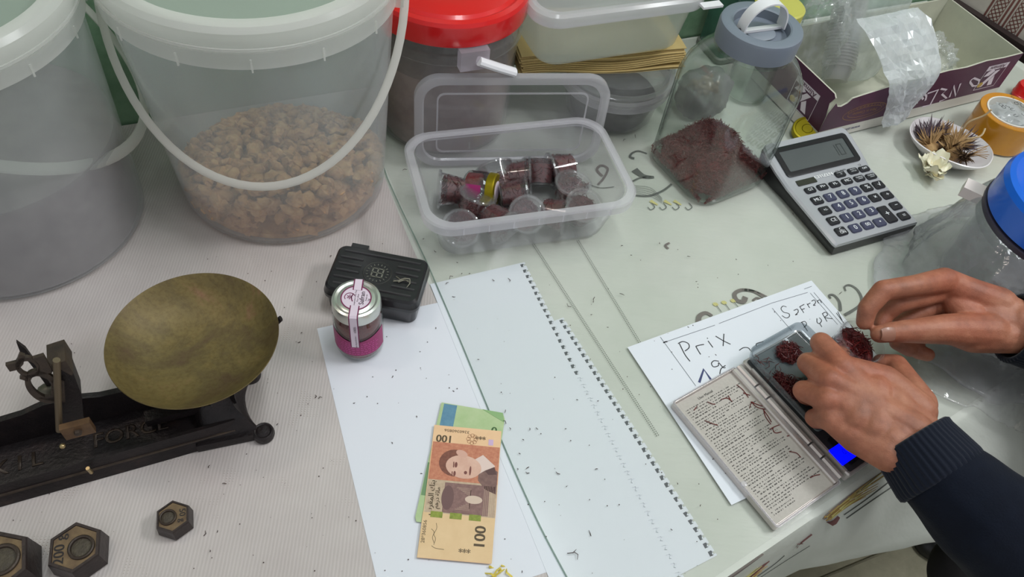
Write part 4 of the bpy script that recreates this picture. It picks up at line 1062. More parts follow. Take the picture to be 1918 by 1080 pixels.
for k, (x, y, kind) in enumerate(fl):
    mb = MB(); base = Vector((x, y, .012+.006*(k > 4)+(.006 if k == 8 else 0))); aa = random.uniform(0, 6.28)
    lump(mb, base, .0105 if kind else .007)
    for i in range(70):
        a = aa+random.uniform(-1.2, 1.2); el_ = random.uniform(.05, 1.0)
        d = (math.cos(a)*math.cos(el_), math.sin(a)*math.cos(el_), math.sin(el_)*.8)
        petal_strip(mb, base+Vector(d)*.003, d, random.uniform(.014, .030), random.uniform(.0012, .0034))
    for v in mb.bm.verts:
        rr = math.hypot(v.co.x/.052, v.co.y/.041)
        v.co.z = max(v.co.z, .0062+.013*max(0, rr-.5)*1.6)
    o = obj('dried_flower', mb, (M_c1, M_c2, M_c3)[kind], None, DC, (0, 0, DA), recalc=False)
    tag(o, 'dried crocus flower, '+names_[k], 'flower', CG)
    if k == 3:
        for pp in ([(-.004, .018, .018), (.004, .02, .034), (.006, .024, .05), (.018, .028, .066), (.022, .030, .078)], [(0, .010, .022), (.016, .008, .034), (.03, .016, .042), (.030, .026, .05)]):
            obj('stalk', MB().tube(spline(pp), .0014, 6), plain('pale_stalk', S(196, 170, 132), .7), o)
    if k == 7:
        for i in range(7): 
            o2 = MB().tube(spline([(.026, -.010, .016), (.038+random.uniform(-.003, .003), -.006+.004*i*.6, .024), (.050+random.uniform(-.004, .004), -.012+.006*i, .030)]), .0007, 4); obj('stalk', o2, M_c2, o)
pt = thing('white_petals', 'crumpled creamy white flower lying beside the dish', 'flower', at(1738, 326, ZV)); pt.scale = (1.5, 1.5, 1.35)
M_pet = plain('cream_petal', S(240, 236, 218), .6, sss=.1, var=S(232, 222, 186), vscale=40)
for k in range(13):
    a = k*2.4; r = .006+.010*(k % 4)/3; mb = MB(); n = 7; L = random.uniform(.018, .026); w = random.uniform(.012, .018); tz = random.uniform(.2, 1.1)
    G = []
    for i in range(n+1):
        row = []
        for j in range(n+1):
            x = L*i/n; y = (j/n-.5)*w*math.sin(PI*(.18+.75*i/n)); z = math.sin(tz)*x+.3*y*y/w+.0085*noise.noise((x*130, y*130, k*3.7))
            p = Vector((x*math.cos(tz)-L*.4, y, z)); row.append(Matrix.Rotation(a, 3, 'Z') @ p+Vector((r*math.cos(a)*.8, r*math.sin(a)*.8, .003)))
        G.append(row)
    zm = min(p.z for row in G for p in row)
    A = [[mb.bm.verts.new(p-Vector((0, 0, min(zm, 0)))) for p in row] for row in G]; B_ = [[mb.bm.verts.new(p-Vector((0, 0, min(zm, 0)))+Vector((0, 0, .0007))) for p in row] for row in G]
    for i in range(n):
        for j in range(n): mb._f((A[i][j], A[i+1][j], A[i+1][j+1], A[i][j+1])); mb._f((B_[i][j], B_[i][j+1], B_[i+1][j+1], B_[i+1][j]))
    obj('petal', mb, M_pet, pt, recalc=False)
TC = Vector((.712, 1.040, ZV))
tr = thing('tape_roll', 'fat roll of amber packing tape standing beside the dish', 'tape', TC)
M_amber = plain('amber_tape', S(206, 140, 22), .2, coat=.6, var=S(190, 122, 16), vscale=30)
obj('tape_winding', MB().lathe([(.0375, .001), (.047, 0), (.0475, .001), (.0475, .047), (.047, .048), (.0375, .047)], 64, closed=True), M_amber, tr, angle=25)
obj('core', MB().lathe([(.0350, .0005), (.0374, .0005), (.0374, .0485), (.0350, .0485)], 64, closed=True), plain('core_card', S(226, 222, 214), .6), tr)
o = crumple_bag('film_wad', None, (0, 0, .030), (.030, .030, .020), M_film_white, 30, .2, 5.0, sub=4, parent=tr)
mb = MB()
for k in range(10):
    a = random.uniform(0, 6.28); r = .028*math.sqrt(random.random()); put_text(mb, random.choice('OUJSC'), .010, Matrix.Translation((r*math.cos(a), r*math.sin(a), .0525+.001*k)) @ Matrix.Rotation(random.uniform(0, 6), 4, 'Z'))
obj('film_lettering', mb, M_ink, tr)
rc = thing('red_cap', 'small bright red bottle cap at the right picture edge', 'cap', at(1915, 181, ZV)); rc.scale = (1.25, 1.25, 1.25)
obj('cap', MB().lathe([(.014, 0), (.015, .001), (.015, .016), (.0135, .0185), (.0001, .0185), (.0001, .017), (.013, .016), (.013, 0)], 32), M_red, rc)
obj('grip_ring', MB().lathe([(.0150, .003), (.0156, .0035), (.0156, .0055), (.0150, .006)], 32, closed=True), M_red, rc)

# ------------------------------------------------------------------ blue lidded tub inside a clear bag
BL = Vector((.632, .712, ZV))
bt = thing('blue_lid_tub', 'tall clear tub with bright blue screw lid wrapped in a clear bag', 'tub', BL)
obj('body', MB().lathe([(.001, 0), (.076, 0), (.082, .005), (.085, .120), (.083, .128), (.083, .134), (.081, .134), (.081, .128), (.083, .12), (.080, .006), (.001, .003)], 64), M_dtub, bt)
M_dkring = plain('dark_ring', S(58, 52, 66), .4)
obj('neck_band', MB().lathe([(.0855, .100), (.090, .101), (.090, .109), (.0865, .110), (.0865, .114), (.0905, .115), (.0905, .121), (.0855, .122)], 64, closed=True), M_dkring, bt)
obj('contents', MB().lathe([(.001, .004), (.078, .004), (.082, .105), (.04, .112), (.001, .113)], 40), plain('dark_contents', S(74, 64, 80), .8, var=S(92, 84, 96), vscale=40), bt)['kind'] = 'stuff'
M_blue = plain('blue_plastic', S(8, 98, 214), .3, coat=.3)
obj('lid', MB().lathe([(.084, .124), (.089, .125), (.0895, .158), (.086, .165), (.080, .167), (.074, .164), (.068, .162), (.062, .1655), (.001, .167), (.001, .164), (.085, .160), (.085, .124)], 80), M_blue, bt, angle=25)
obj('lid_knob', MB().lathe([(.001, .1655), (.030, .1655), (.032, .168), (.028, .172), (.001, .173)], 40), M_blue, bt)
tg = at(1806, 362, .105)-BL; tg.z = 0; ta = math.atan2(tg.y, tg.x)
obj('tab', MB().box((.101, 0, .110), (.024, .022, .014), Matrix.Rotation(ta, 4, 'Z')), plain('pinkish_tab', S(226, 214, 210), .4), bt)
# the bag: a slumped open sack around the tub, its hem spread on the table
mb = MB(); NA, NZ = 150, 30; V = []
prof_b = [(.086, .118), (.0945, .1125), (.098, .105), (.105, .085), (.112, .06), (.120, .035), (.128, .018), (.142, .008), (.165, .0055), (.19, .004)]
for i in range(NZ+1):
    f = i/NZ*(len(prof_b)-1); a_ = int(min(f, len(prof_b)-2)); t = f-a_
    r = prof_b[a_][0]*(1-t)+prof_b[a_+1][0]*t; z = prof_b[a_][1]*(1-t)+prof_b[a_+1][1]*t
    row = []
    for j in range(NA):
        a = 2*PI*j/NA; d = Vector((math.cos(a), math.sin(a), 0)); q = d*.1
        pl = fold_noise(Vector((math.cos(a)*3, math.sin(a)*3, z*5)), 1.0, 2.0)*.6+fold_noise(Vector((math.cos(a)*9, math.sin(a)*9, z*14)), 1.0, 4.0)*.35
        k = min(1, max(0, (.112-z)/.05))
        away = max(0, math.cos(a-math.radians(222)))**2              # slumps out toward the near left side
        rr = r*(1+.05*away*k)+ pl*.011*k + away*k*.012
        if z < .02:
            rr *= 1-.22*max(0, math.cos(a-math.radians(100)))*(.02-z)/.02 - .14*max(0, math.cos(a-math.radians(170)))*(.02-z)/.02
        p = BL+d*rr; p.z = max(z + abs(pl)*.006*k, .0006)+ZV
        lim = T_EDGE-.003
        tt = p.dot(NN)
        if tt > lim:                                    # over the table edge the hem droops with the cloth
            p.z = max(p.z-.45*(tt-lim), p.z*.3-.002+.006-.30*(tt-lim)) if z < .03 else p.z
            p += -NN*(tt-lim)*.55
            p.z += .004
        row.append(p)
    V.append(row)
A = [[mb.bm.verts.new(p) for p in row] for row in V]
for i in range(NZ):
    for j in range(NA): mb._f((A[i][j], A[i+1][j], A[i+1][(j+1) % NA], A[i][(j+1) % NA]))
M_bagc = clear('bag_film', (.95, .95, .96, 1), .12, (.76, .76, .78, 1), .12, 1.55, bump=.8, bscale=55, hmax=.30, hscale=14)
o = obj('plastic_bag', mb, M_bagc, angle=80)
sm = o.modifiers.new('thickness', 'SOLIDIFY'); sm.thickness = .0006
tag(o, 'clear crinkled bag slumped around the blue-lidded tub, hem spread on the table', 'bag')
mb = MB(); NA2, NB = 44, 36; o_ = at(1700, 630); ea = (at(1918, 700)-o_).normalized(); eb_ = Vector((-ea.y, ea.x, 0))
G = []
for i in range(NA2+1):
    row = []
    for j in range(NB+1):
        x = .23*i/NA2-.01; y = -.085+.115*j/NB
        p = o_+ea*x+eb_*(y*(.65+.35*math.sin(PI*min(1, i/NA2*1.2+.12))))
        nz = fold_noise(Vector((p.x, p.y, 0)), 26, 8.0)*.5+fold_noise(Vector((p.x, p.y, 0)), 70, 1.0)*.3
        p.z = ZV+.004+max(0, nz)*.011
        tt = p.dot(NN)-T_EDGE
        if tt > -.004:
            ht, hz = lerp_tab(HEM, p.dot(E1)); k = max(0, min(1, (tt)/(max(ht-T_EDGE, .02))))
            p.z += hz*k**1.25*.9+.006
        row.append(p)
    G.append(row)
A = [[mb.bm.verts.new(p) for p in row] for row in G]
for i in range(NA2):
    for j in range(NB): mb._f((A[i][j], A[i+1][j], A[i+1][j+1], A[i][j+1]))
o = obj('plastic_film', mb, clear('loose_film', (.98, .98, .98, 1), .06, (.8, .8, .8, 1), .07, 1.5, bump=.4, bscale=60, hmax=.16), angle=50)
sm = o.modifiers.new('thickness', 'SOLIDIFY'); sm.thickness = .0006
tag(o, 'loose clear plastic film crinkled on the table under the right hand', 'film')

# ------------------------------------------------------------------ black tin and small saffron jar
TCn = Vector((-.1525, .5395, .0016)); TAn = math.radians(-2.0)
tn = thing('soap_box', 'black ribbed rectangular box with round emblem behind the saffron jar', 'box', TCn, TAn)
M_tin = plain('black_box', S(27, 26, 29), .3, coat=.2)
obj('base', MB().loops([rrect(.098, .060, .008, 0), rrect(.101, .063, .009, .002), rrect(.104, .066, .010, .026)]), M_tin, tn)
obj('lid', MB().loops([rrect(.105, .067, .010, .024), rrect(.109, .071, .011, .0255), rrect(.109, .071, .011, .030), rrect(.107, .069, .010, .032), rrect(.105, .067, .010, .038), rrect(.100, .062, .009, .0405)]), M_tin, tn, angle=25)
for side in (-1, 1):
    for k in range(6):
        y = -.024+.0096*k
        xi = .020 if abs(y) < .016 else .0; xo = .046
        if xi == 0 and side > 0: continue
        x0, x1 = (side*xi, side*xo) if xi else (-.044, .044)
        obj('rib', MB().tube([(x0, y, .0406), ((x0+x1)/2, y, .0409), (x1, y, .0406)], .0015, 6), plain('worn_rib', S(58, 56, 58), .3), tn)
obj('hinge_bump', MB().box((-.030, .0355, .034), (.020, .006, .010)), M_tin, tn)
obj('emblem_ring', MB().lathe([(.0150, .0403), (.0158, .0412), (.0166, .0403)], 40, closed=True), plain('worn_black', S(60, 60, 56), .4), tn)
mb = MB()
for i in range(3):
    mb.box((-.006+.006*i, 0, .0407), (.0016, .014, .0008)); mb.box((0, -.006+.006*i, .0407), (.014, .0012, .0008))
for k in range(18): mb.box((.0118, 0, .0407), (.0022, .0008, .0007), Matrix.Rotation(2*PI*k/18, 4, 'Z'))
obj('emblem', mb, plain('emblem_grey', S(112, 112, 102), .5), tn)
mb = MB()
for k in range(7): mb.strand((.030+random.uniform(-.008, .010), -.004+random.uniform(-.004, .004), .0424), (random.uniform(-1, 1), .3, 0), .012, .0006)
obj('scratch', mb, plain('scratch_grey', S(128, 124, 108), .6), tn)['kind'] = 'stuff'

SJ = Vector((-.1565, .4695, .0016))
JZ = 1.16
sj = thing('saffron_jar', 'small glass saffron jar with silver lid and pink paper seal', 'jar', SJ, math.radians(6))
obj('glass', MB().lathe([(.001, .002), (.019, .002), (.021, 0), (.0245, .002), (.0262, .007), (.0264, .044), (.0255, .052), (.0228, .058), (.0226, .066), (.0212, .066), (.0214, .057), (.0242, .051), (.0250, .044), (.0248, .008), (.022, .004), (.001, .0045)], 64), M_glass, sj)
M_silverlid = plain('silver_lid', S(204, 206, 200), .28, .85)
obj('lid', MB().lathe([(.0235, .0575), (.0252, .058), (.0256, .060), (.0252, .0685), (.0245, .0705), (.022, .0712), (.0195, .0700), (.0175, .0708), (.001, .0708), (.001, .0692), (.0228, .0692), (.0232, .058)], 64), M_silverlid, sj, angle=25)
mb = MB(); mb.lathe([(.001, .005), (.0235, .005), (.0243, .010), (.0243, .050), (.012, .053), (.001, .054)], 40); obj('saffron', mb, M_saffron_core, sj)['kind'] = 'stuff'
def wrap(r, a0, a1, zf0, zf1, mat, name, n=36):
    mb = MB(); P0, P1 = [], []
    for k in range(n+1):
        a = a0+(a1-a0)*k/n; P0.append(Vector((r*math.cos(a), r*math.sin(a), zf0(a)))); P1.append(Vector((r*math.cos(a), r*math.sin(a), zf1(a))))
    V0 = [mb.bm.verts.new(p) for p in P0]; V1 = [mb.bm.verts.new(p) for p in P1]
    for k in range(n): mb._f((V0[k], V0[k+1], V1[k+1], V1[k]))
    return obj(name, mb, mat, sj)
FA = math.radians(-83)-math.radians(6)      # compass of the seal in the jar's own frame
lab = wrap(.0268, FA-1.35, FA+1.35, lambda a: .013, lambda a: .034+.008*abs(math.sin(a-FA))**1.5, M_label, 'label')
mb = MB(); M_lt = plain('label_text', S(196, 74, 148), .5)
for r_ in range(6):
    z = .0305-.0030*r_; a = FA-.95
    while a < FA+.9:
        w = random.uniform(.05, .16); mb.face([(.0270*math.cos(t), .0270*math.sin(t), zz) for t, zz in ((a, z), (a+w, z), (a+w, z+.0011), (a, z+.0011))]); a += w+.045
obj('label_text', mb, M_lt, lab, recalc=False)
# paper seal: disc on the lid and a strip down the front and the back
M_seal = plain('seal_paper', S(222, 206, 220), .6); M_plum = plain('plum_ink', S(118, 30, 78), .6)
seal = obj('seal', MB().lathe([(.0001, .0709), (.0158, .0709), (.0158, .0711), (.0001, .0711)], 40), M_seal, sj)
fd_ = Vector((math.cos(FA), math.sin(FA), 0)); sd = Vector((-fd_.y, fd_.x, 0))
def strip(path, w, mat, name, par):
    mb = MB(); L = [(mb.bm.verts.new(fd_*r+sd*w/2+Vector((0, 0, z))), mb.bm.verts.new(fd_*r-sd*w/2+Vector((0, 0, z)))) for r, z in path]
    for a, c in zip(L, L[1:]): mb._f((a[0], a[1], c[1], c[0]))
    return obj(name, mb, mat, par)
dn_path = [(.010, .07115), (.0180, .0713), (.0235, .0716), (.0255, .0700), (.0262, .064), (.0262, .056), (.0266, .050), (.0272, .044), (.0273, .028)]
strip(dn_path, .0098, M_plum, 'seal_border', sj); 
def off(path, d): return [(r+(d if k > 2 else 0), z+(d if k <= 3 else 0)) for k, (r, z) in enumerate(path)]
sl = strip(off(dn_path, .00025), .0074, M_seal, 'seal_strip', sj)
up_path = [(-.010, .07115), (-.0180, .0713), (-.0235, .0716), (-.0255, .0702), (-.0262, .064)]
strip(up_path, .0098, M_plum, 'seal_border', sj); strip([(r, z+.0002) for r, z in up_path], .0074, M_seal, 'seal_strip', sj)
mb = MB(); mb.lathe([(.0146, .0712), (.0158, .0712), (.0158, .0714), (.0146, .0714)], 40, closed=True)
obj('seal_ring', mb, M_plum, sj)
# seal print: words run along the strip direction, read from the right
SMx = frame(Vector((0, 0, .0713)), -fd_*1.0, Vector((0, 0, 1)).cross(-fd_))
mb = MB(); put_text(mb, 'Safran', .0070, SMx @ Matrix.Translation((0, -.0062, 0)), bold=.00012)
put_text(mb, 'Coopérative Souss Tlouit', .0021, SMx @ Matrix.Translation((.0, .0010, 0))); put_text(mb, 'Pure safran', .0022, SMx @ Matrix.Translation((0, -.0018, 0)))
put_text(mb, 'Poids net', .0022, SMx @ Matrix.Translation((.001, -.0104, 0))); put_text(mb, '1g', .0034, SMx @ Matrix.Translation((-.002, -.0131, 0)), bold=.0001)
obj('seal_print', mb, plain('dark_plum_ink', S(52, 26, 44), .6), seal)
mb = MB()
for k in range(6):
    a = k*PI/3; mb.prism([(0, 0), (.0012*math.cos(a+.5)+.0012*math.cos(a), .0012*math.sin(a+.5)+.0012*math.sin(a)), (.0034*math.cos(a), .0034*math.sin(a)), (.0012*math.cos(a-.5)+.0012*math.cos(a), .0012*math.sin(a-.5)+.0012*math.sin(a))], 0, .0001, SMx @ Matrix.Translation((.0005, .0065, 0)))
mb.ribbon([SMx @ Vector((.0005+.0052*math.cos(t), .0065+.0052*math.sin(t), .0001)) for t in [i*PI/12-1.2 for i in range(14)]], .0008, (0, 0, 1))
mb.ribbon([SMx @ Vector((-.005+.010*t, .0030+.0018*math.sin(3*t), .0001)) for t in [i/10 for i in range(11)]], .0010, (0, 0, 1))
obj('flower_emblem', mb, M_plum, seal)
SVx = frame(fd_*.0278+Vector((0, 0, .040)), Vector((0, 0, 1)), sd*-1)
SVx = frame(fd_*.0279+Vector((0, 0, .0375)), Vector((0, 0, 1)), Vector((0, 0, 1)).cross(fd_)*-1)
mb = MB(); put_text(mb, 'Date de production', .0024, SVx @ Matrix.Translation((-.001, -.0012, .0002))); 
SV2 = frame(fd_*.0270+Vector((0, 0, .0555)), Vector((0, 0, 1)), Vector((0, 0, 1)).cross(fd_)*-1)
put_text(mb, '1/2025', .0034, SV2 @ Matrix.Translation((-.001, -.0012, .0004)), bold=.0001)
obj('date_print', mb, plain('dark_plum_ink', S(52, 26, 44), .6), sl)

sj.scale = (1, 1, JZ)

# ------------------------------------------------------------------ banknotes
def note_frame(tl, tr_, bl, z):
    o = at(*tl, z); return frame(o, at(*tr_, z)-o, -(at(*bl, z)-o))        # x across, -y down the note, z up
NZ0 = .0042
NM = note_frame((813.5, 795), (938.6, 807), (775.7, 1025), NZ0)
_gy = at(827, 753, .0034)-at(778, 985, .0034); GM = frame(at(827, 753, .0034), Vector((_gy.y, -_gy.x, 0)), _gy)
bx = lambda x0, y0, x1, y1: [(x0, -y0), (x1, -y0), (x1, -y1), (x0, -y1)]
gn = thing('banknote', 'green banknote peeking out under the orange hundred note', 'banknote', (0, 0, 0))
def flat(name, polys, mat, par, Mx_, z, th=.00006):
    mb = MB()
    for q in polys: mb.prism(q, z, z+th, Mx_)
    return obj(name, mb, mat, par, smooth=False)
gb = flat('paper', [[(.0, 0), (.066, -.001), (.069, -.008), (.068, -.130), (.0, -.132), (-.002, -.128)]], plain('green_note', S(170, 194, 140), .6, var=S(186, 204, 158), vscale=60), gn, GM, -.0002, .0002)
flat('blue_window', [bx(.003, .001, .017, .028)], plain('blue_print', S(104, 150, 172), .6, var=S(88, 132, 160), vscale=160), gn, GM, .00002)
flat('dark_band', [bx(-.001, .070, .006, .105)], plain('deep_green_print', S(112, 146, 104), .6), gn, GM, .00002)
mb = MB(); put_text(mb, '0', .013, GM @ Matrix.Translation((.060, -.023, .00005)) @ Matrix.Rotation(PI, 4, 'Z'), bold=.0006); obj('numeral', mb, plain('dark_green_ink', S(64, 98, 52), .6), gn)
flat('folded_corner', [[(.044, -.0005), (.066, -.001), (.069, -.012)]], plain('green_note_back', S(142, 178, 122), .6), gn, GM, .0001, .0002)
on = thing('banknote', 'orange hundred banknote with a portrait, lying on the green one', 'banknote', (0, 0, 0))
NL = .138; NW = .070
flat('paper', [[(0, 0), (NW, 0), (NW, -NL*.62), (NW-.001, -NL), (0, -NL), (.0005, -NL*.6)]], plain('note_peach', S(240, 200, 158), .6, var=S(234, 192, 148), vscale=50), on, NM, -.0003, .0003)
M_nor = plain('note_orange', S(206, 140, 108), .6, var=S(186, 112, 86), vscale=260)
port = flat('portrait_field', [bx(.001, .019, .0695, .060)], M_nor, on, NM, .00003)
flat('pale_band', [bx(.001, .060, .0695, .094)], plain('note_beige', S(206, 184, 156), .6, var=S(182, 156, 132), vscale=200), on, NM, .00003)
flat('lower_field', [bx(0, .094, .0695, .1375)], plain('note_sand', S(222, 188, 142), .6, var=S(232, 200, 156), vscale=40), on, NM, .00003)
# portrait (generic): hair, face, ear, collar, jacket; upright toward the left
def ell(cx, cy, rx, ry, n=26, a0=0, a1=2*PI, rot=0): return [(cx+rx*math.cos(t)*math.cos(rot)-ry*math.sin(t)*math.sin(rot), -(cy+rx*math.cos(t)*math.sin(rot)+ry*math.sin(t)*math.cos(rot))) for t in [a0+(a1-a0)*i/n for i in range(n if a1-a0 > 6 else n+1)]]
flat('portrait_hair', [ell(.0250, .0405, .0155, .0145)], plain('print_hair', S(112, 66, 54), .6, var=S(136, 84, 66), vscale=300), port, NM, .0001)
flat('portrait_jacket', [[(.0500, -.048), (.060, -.040), (.0690, -.046), (.0690, -.070), (.058, -.066), (.050, -.057)]], plain('print_jacket', S(112, 82, 78), .6, var=S(136, 104, 96), vscale=200), port, NM, .0001)
flat('portrait_shirt', [[(.0435, -.036), (.0530, -.029), (.0660, -.040), (.0640, -.047), (.0560, -.046), (.0480, -.052)]], plain('print_shirt', S(226, 202, 192), .6), port, NM, .00016)
flat('portrait_face', [ell(.0345, .0440, .0180, .0125, rot=.10)], plain('print_face', S(212, 166, 146), .6, var=S(224, 184, 164), vscale=90), port, NM, .0002)
flat('portrait_ear', [ell(.0315, .0297, .0062, .0036, rot=.35)], plain('print_ear', S(214, 168, 150), .6), port, NM, .00024)
flat('portrait_features', [ell(.0268, .0425, .0014, .0030), ell(.0262, .0520, .0012, .0028), ell(.0370, .0500, .0016, .0018), ell(.0415, .0475, .0010, .0050), [(.0238, -.0395), (.0248, -.0395), (.0252, -.0455), (.0240, -.0455)], [(.0232, -.050), (.0242, -.050), (.0244, -.0545), (.0234, -.0545)]], plain('print_feature', S(122, 70, 62), .6), port, NM, .0003)
flat('portrait_tie', [[(.0560, -.046), (.0655, -.041), (.0680, -.049), (.0600, -.050)]], plain('print_tie', S(92, 64, 62), .6), port, NM, .00024)
# gateway print in the pale band
gw = flat('gateway_print', [bx(.018, .062, .062, .093)], plain('print_mauve', S(146, 112, 106), .6, var=S(122, 90, 86), vscale=240), on, NM, .00008)
flat('gateway_arch', [ell(.022, .0775, .006, .0125)], plain('print_mauve_dark', S(112, 82, 80), .6), gw, NM, .00016)
flat('gateway_door', [ell(.0475, .0775, .0085, .0042)], plain('print_light', S(214, 190, 172), .6), gw, NM, .00016)
mb = MB()
for k in range(7):
    mb.ribbon([NM @ Vector((.030+.002*k, -(.0665+.0012*k), .00016)), NM @ Vector((.044, -(.0665+.0012*k), .00016)), NM @ Vector((.044, -(.0885-.0012*k), .00016)), NM @ Vector((.030+.002*k, -(.0885-.0012*k), .00016))], .0005, (0, 0, 1))
    mb.ribbon([NM @ Vector((.0575+.0016*k, -.062, .00016)), NM @ Vector((.0575+.0016*k, -.093, .00016))], .0005, (0, 0, 1))
obj('gateway_lines', mb, plain('print_line', S(178, 150, 132), .6), gw)
flat('security_patch', [bx(.0075+.0185*k, .0925, .019+.0185*k, .0985) for k in range(3)], plain('olive_print', S(150, 160, 66), .6, var=S(118, 132, 46), vscale=300), on, NM, .0002)
M_dn = plain('note_ink', S(86, 70, 48), .6)
R180, R90 = Matrix.Rotation(PI, 4, 'Z'), Matrix.Rotation(PI/2, 4, 'Z')
mb = MB()
put_text(mb, '100', .0115, NM @ Matrix.Translation((.0125, -.0145, .0002)) @ R180, bold=.0006)
put_text(mb, '100', .0150, NM @ Matrix.Translation((.0570, -.1145, .0002)) @ R90, bold=.0008)
put_text(mb, '***', .0090, NM @ Matrix.Translation((.0490, -.0085, .0002)) @ R180, bold=.0003); put_text(mb, '***', .0090, NM @ Matrix.Translation((.0430, -.1300, .0002)), bold=.0003)
put_text(mb, '3260360856', .0042, NM @ Matrix.Translation((.0240, -.0050, .0002)) @ R180, sx=1.25)
put_text(mb, '28*360856', .0048, NM @ Matrix.Translation((.0035, -.1130, .0002)) @ R90, sx=1.05)
obj('numerals', mb, M_dn, on)['kind'] = 'stuff'
mb = MB()
for k in range(8):
    mb.lathe([(.0018, .0002), (.0022, .0002), (.0022, .00025), (.0018, .00025)], 12, c=(0, 0, 0), M=NM @ Matrix.Translation((.0405+.0038*math.cos(k*PI/4), -(.0125+.0042*math.sin(k*PI/4)), 0)), closed=True)
obj('crest', mb, plain('crest_ink', S(168, 120, 84), .6), on)
flat('holo_patch', [bx(.0575, .011, .0625, .0175)], plain('lilac_print', S(206, 176, 208), .4), on, NM, .0002)
# Arabic lines: drawn as joined strokes
mb = MB()
ar = '\uFE8F\uFEAE\uFED0\uFEE4\uFEDF\uFE8D \uFEDA\uFEE8\uFE91'
put_text(mb, ar, .0075, NM @ Matrix.Translation((.0060, -.0790, .0002)) @ R90, bold=.0004)
ar2 = '\uFEE2\uFEEB\uFEAD\uFEA9 \uFE94\uFE8B\uFE8E\uFEE3'
put_text(mb, ar2, .0058, NM @ Matrix.Translation((.0120, -.0790, .0002)) @ R90, bold=.0003)
obj('arabic_lettering', mb, M_dn, on)
mb = MB()
for pp in ([(.0100, .1100), (.0130, .1130), (.0120, .1180), (.0140, .1230)], [(.0140, .1040), (.0150, .1090), (.0130, .1150), (.0150, .1190), (.0140, .1250)], [(.0120, .1260), (.0160, .1280), (.0240, .1285)]):
    mb.ribbon(spline([NM @ Vector((x, -y, .0002)) for x, y in pp]), .0004, (0, 0, 1))
obj('signatures', mb, M_dn, on)

# ------------------------------------------------------------------ iron balance scale
SA = math.radians(28.8); SX = Vector((math.cos(SA), math.sin(SA), 0)); SY = Vector((-SX.y, SX.x, 0))
SO = Vector((-.2245, .3440, .001))-SX*.012+SY*.0345          # right end, middle of the base
bs = thing('balance_scale', 'old black cast iron balance scale with a tarnished brass pan', 'scale', SO, SA)
M_iron = plain('cast_iron', S(34, 28, 29), .45, .3, var=[(.3, S(26, 22, 24)), (.6, S(40, 33, 34)), (.8, S(62, 46, 42))], vscale=40, bump=.35, bscale=240)
M_iron2 = plain('worn_iron', S(54, 45, 41), .5, .35, var=S(80, 67, 56), vscale=60, bump=.3)
LEN = .36; hwid = .034
# base body: hollow trough with sloping walls, flared at the end
def bsec(x, w0, w1, zt, zi, wt=.006):
    zn = zi+.011
    return [Vector((x, -w0, .0003)), Vector((x, -w0+.002, .008)), Vector((x, -w1-.002, .013)), Vector((x, -w1, zn)), Vector((x, -w1+wt*.6, zn)), Vector((x, -w1+wt*.6+.001, zi)), Vector((x, w1-wt-.001, zi)), Vector((x, w1-wt, zt)), Vector((x, w1, zt)), Vector((x, w1+.002, .016)), Vector((x, w0-.002, .010)), Vector((x, w0, .0003))]
secs = []
for x, w0, w1, zt in [(-.010, .031, .0255, .056), (-.014, .032, .026, .058), (-.03, .033, .0268, .056), (-.08, .0335, .0270, .052), (-.12, .0335, .0270, .054), (-.145, .0335, .0270, .062), (-.165, .0335, .0270, .063), (-.185, .0335, .0270, .056), (-.23, .0335, .0270, .052), (-.30, .0335, .0270, .053), (-LEN, .0335, .0270, .054)]:
    secs.append(bsec(x, w0, w1, zt, .016))
obj('base', MB().loops(secs), M_iron, bs, angle=30)
def flare(ys, xe, xb, z):       # outline of the flared end at one height
    n = 12
    zf = lambda y: z*(.74+.26*y/ys) if z > .015 else z
    end = [Vector((xe+.0165*(abs(2*i/n-1))**2.2*(ys/.040), ys*(1-2*i/n), zf(ys*(1-2*i/n)))) for i in range(n+1)]
    return end+[Vector((xb, -ys*.86, zf(-ys*.86))), Vector((xb, ys*.86, zf(ys*.86)))]
obj('end_flare', MB().loops([flare(.040, .001, -.050, 0), flare(.041, .002, -.050, .004), flare(.039, .000, -.050, .010), flare(.034, -.004, -.046, .020), flare(.030, -.007, -.042, .034), flare(.0268, -.0095, -.036, .050), flare(.0255, -.0100, -.020, .0565)]), M_iron, bs, angle=50)
for sy in (-1, 1):
    mb = MB(); mb.lathe([(.0001, 0), (.0098, 0), (.0108, .004), (.0100, .009), (.0085, .0105), (.0070, .0100), (.0050, .0122), (.0001, .0128)], 20, c=(.0130, sy*.0365, 0))
    obj('corner_foot', mb, M_iron, bs)
    f2 = MB(); f2.lathe([(.0001, 0), (.009, 0), (.0095, .004), (.0085, .009), (.0001, .011)], 16, c=(-LEN+.01, sy*.0345, 0)); obj('corner_foot', f2, M_iron, bs)
obj('side_bead', MB().tube([Vector((-LEN, -.0300, .0135)), Vector((-.012, -.0290, .0135))], .0014, 6), M_iron2, bs)
# raised casting letters in the trough
mb = MB(); put_text(mb, 'FORCE', .022, Matrix.Translation((-.105, -.002, .0165)), bold=.0006); put_text(mb, 'K I L', .022, Matrix.Translation((-.203, -.004, .0165)), bold=.0006)
lt = obj('raised_letters', mb, M_iron2, bs); lt['kind'] = 'stuff'
sv = lt.modifiers.new('depth', 'SOLIDIFY'); sv.thickness = .0012; sv.offset = 0
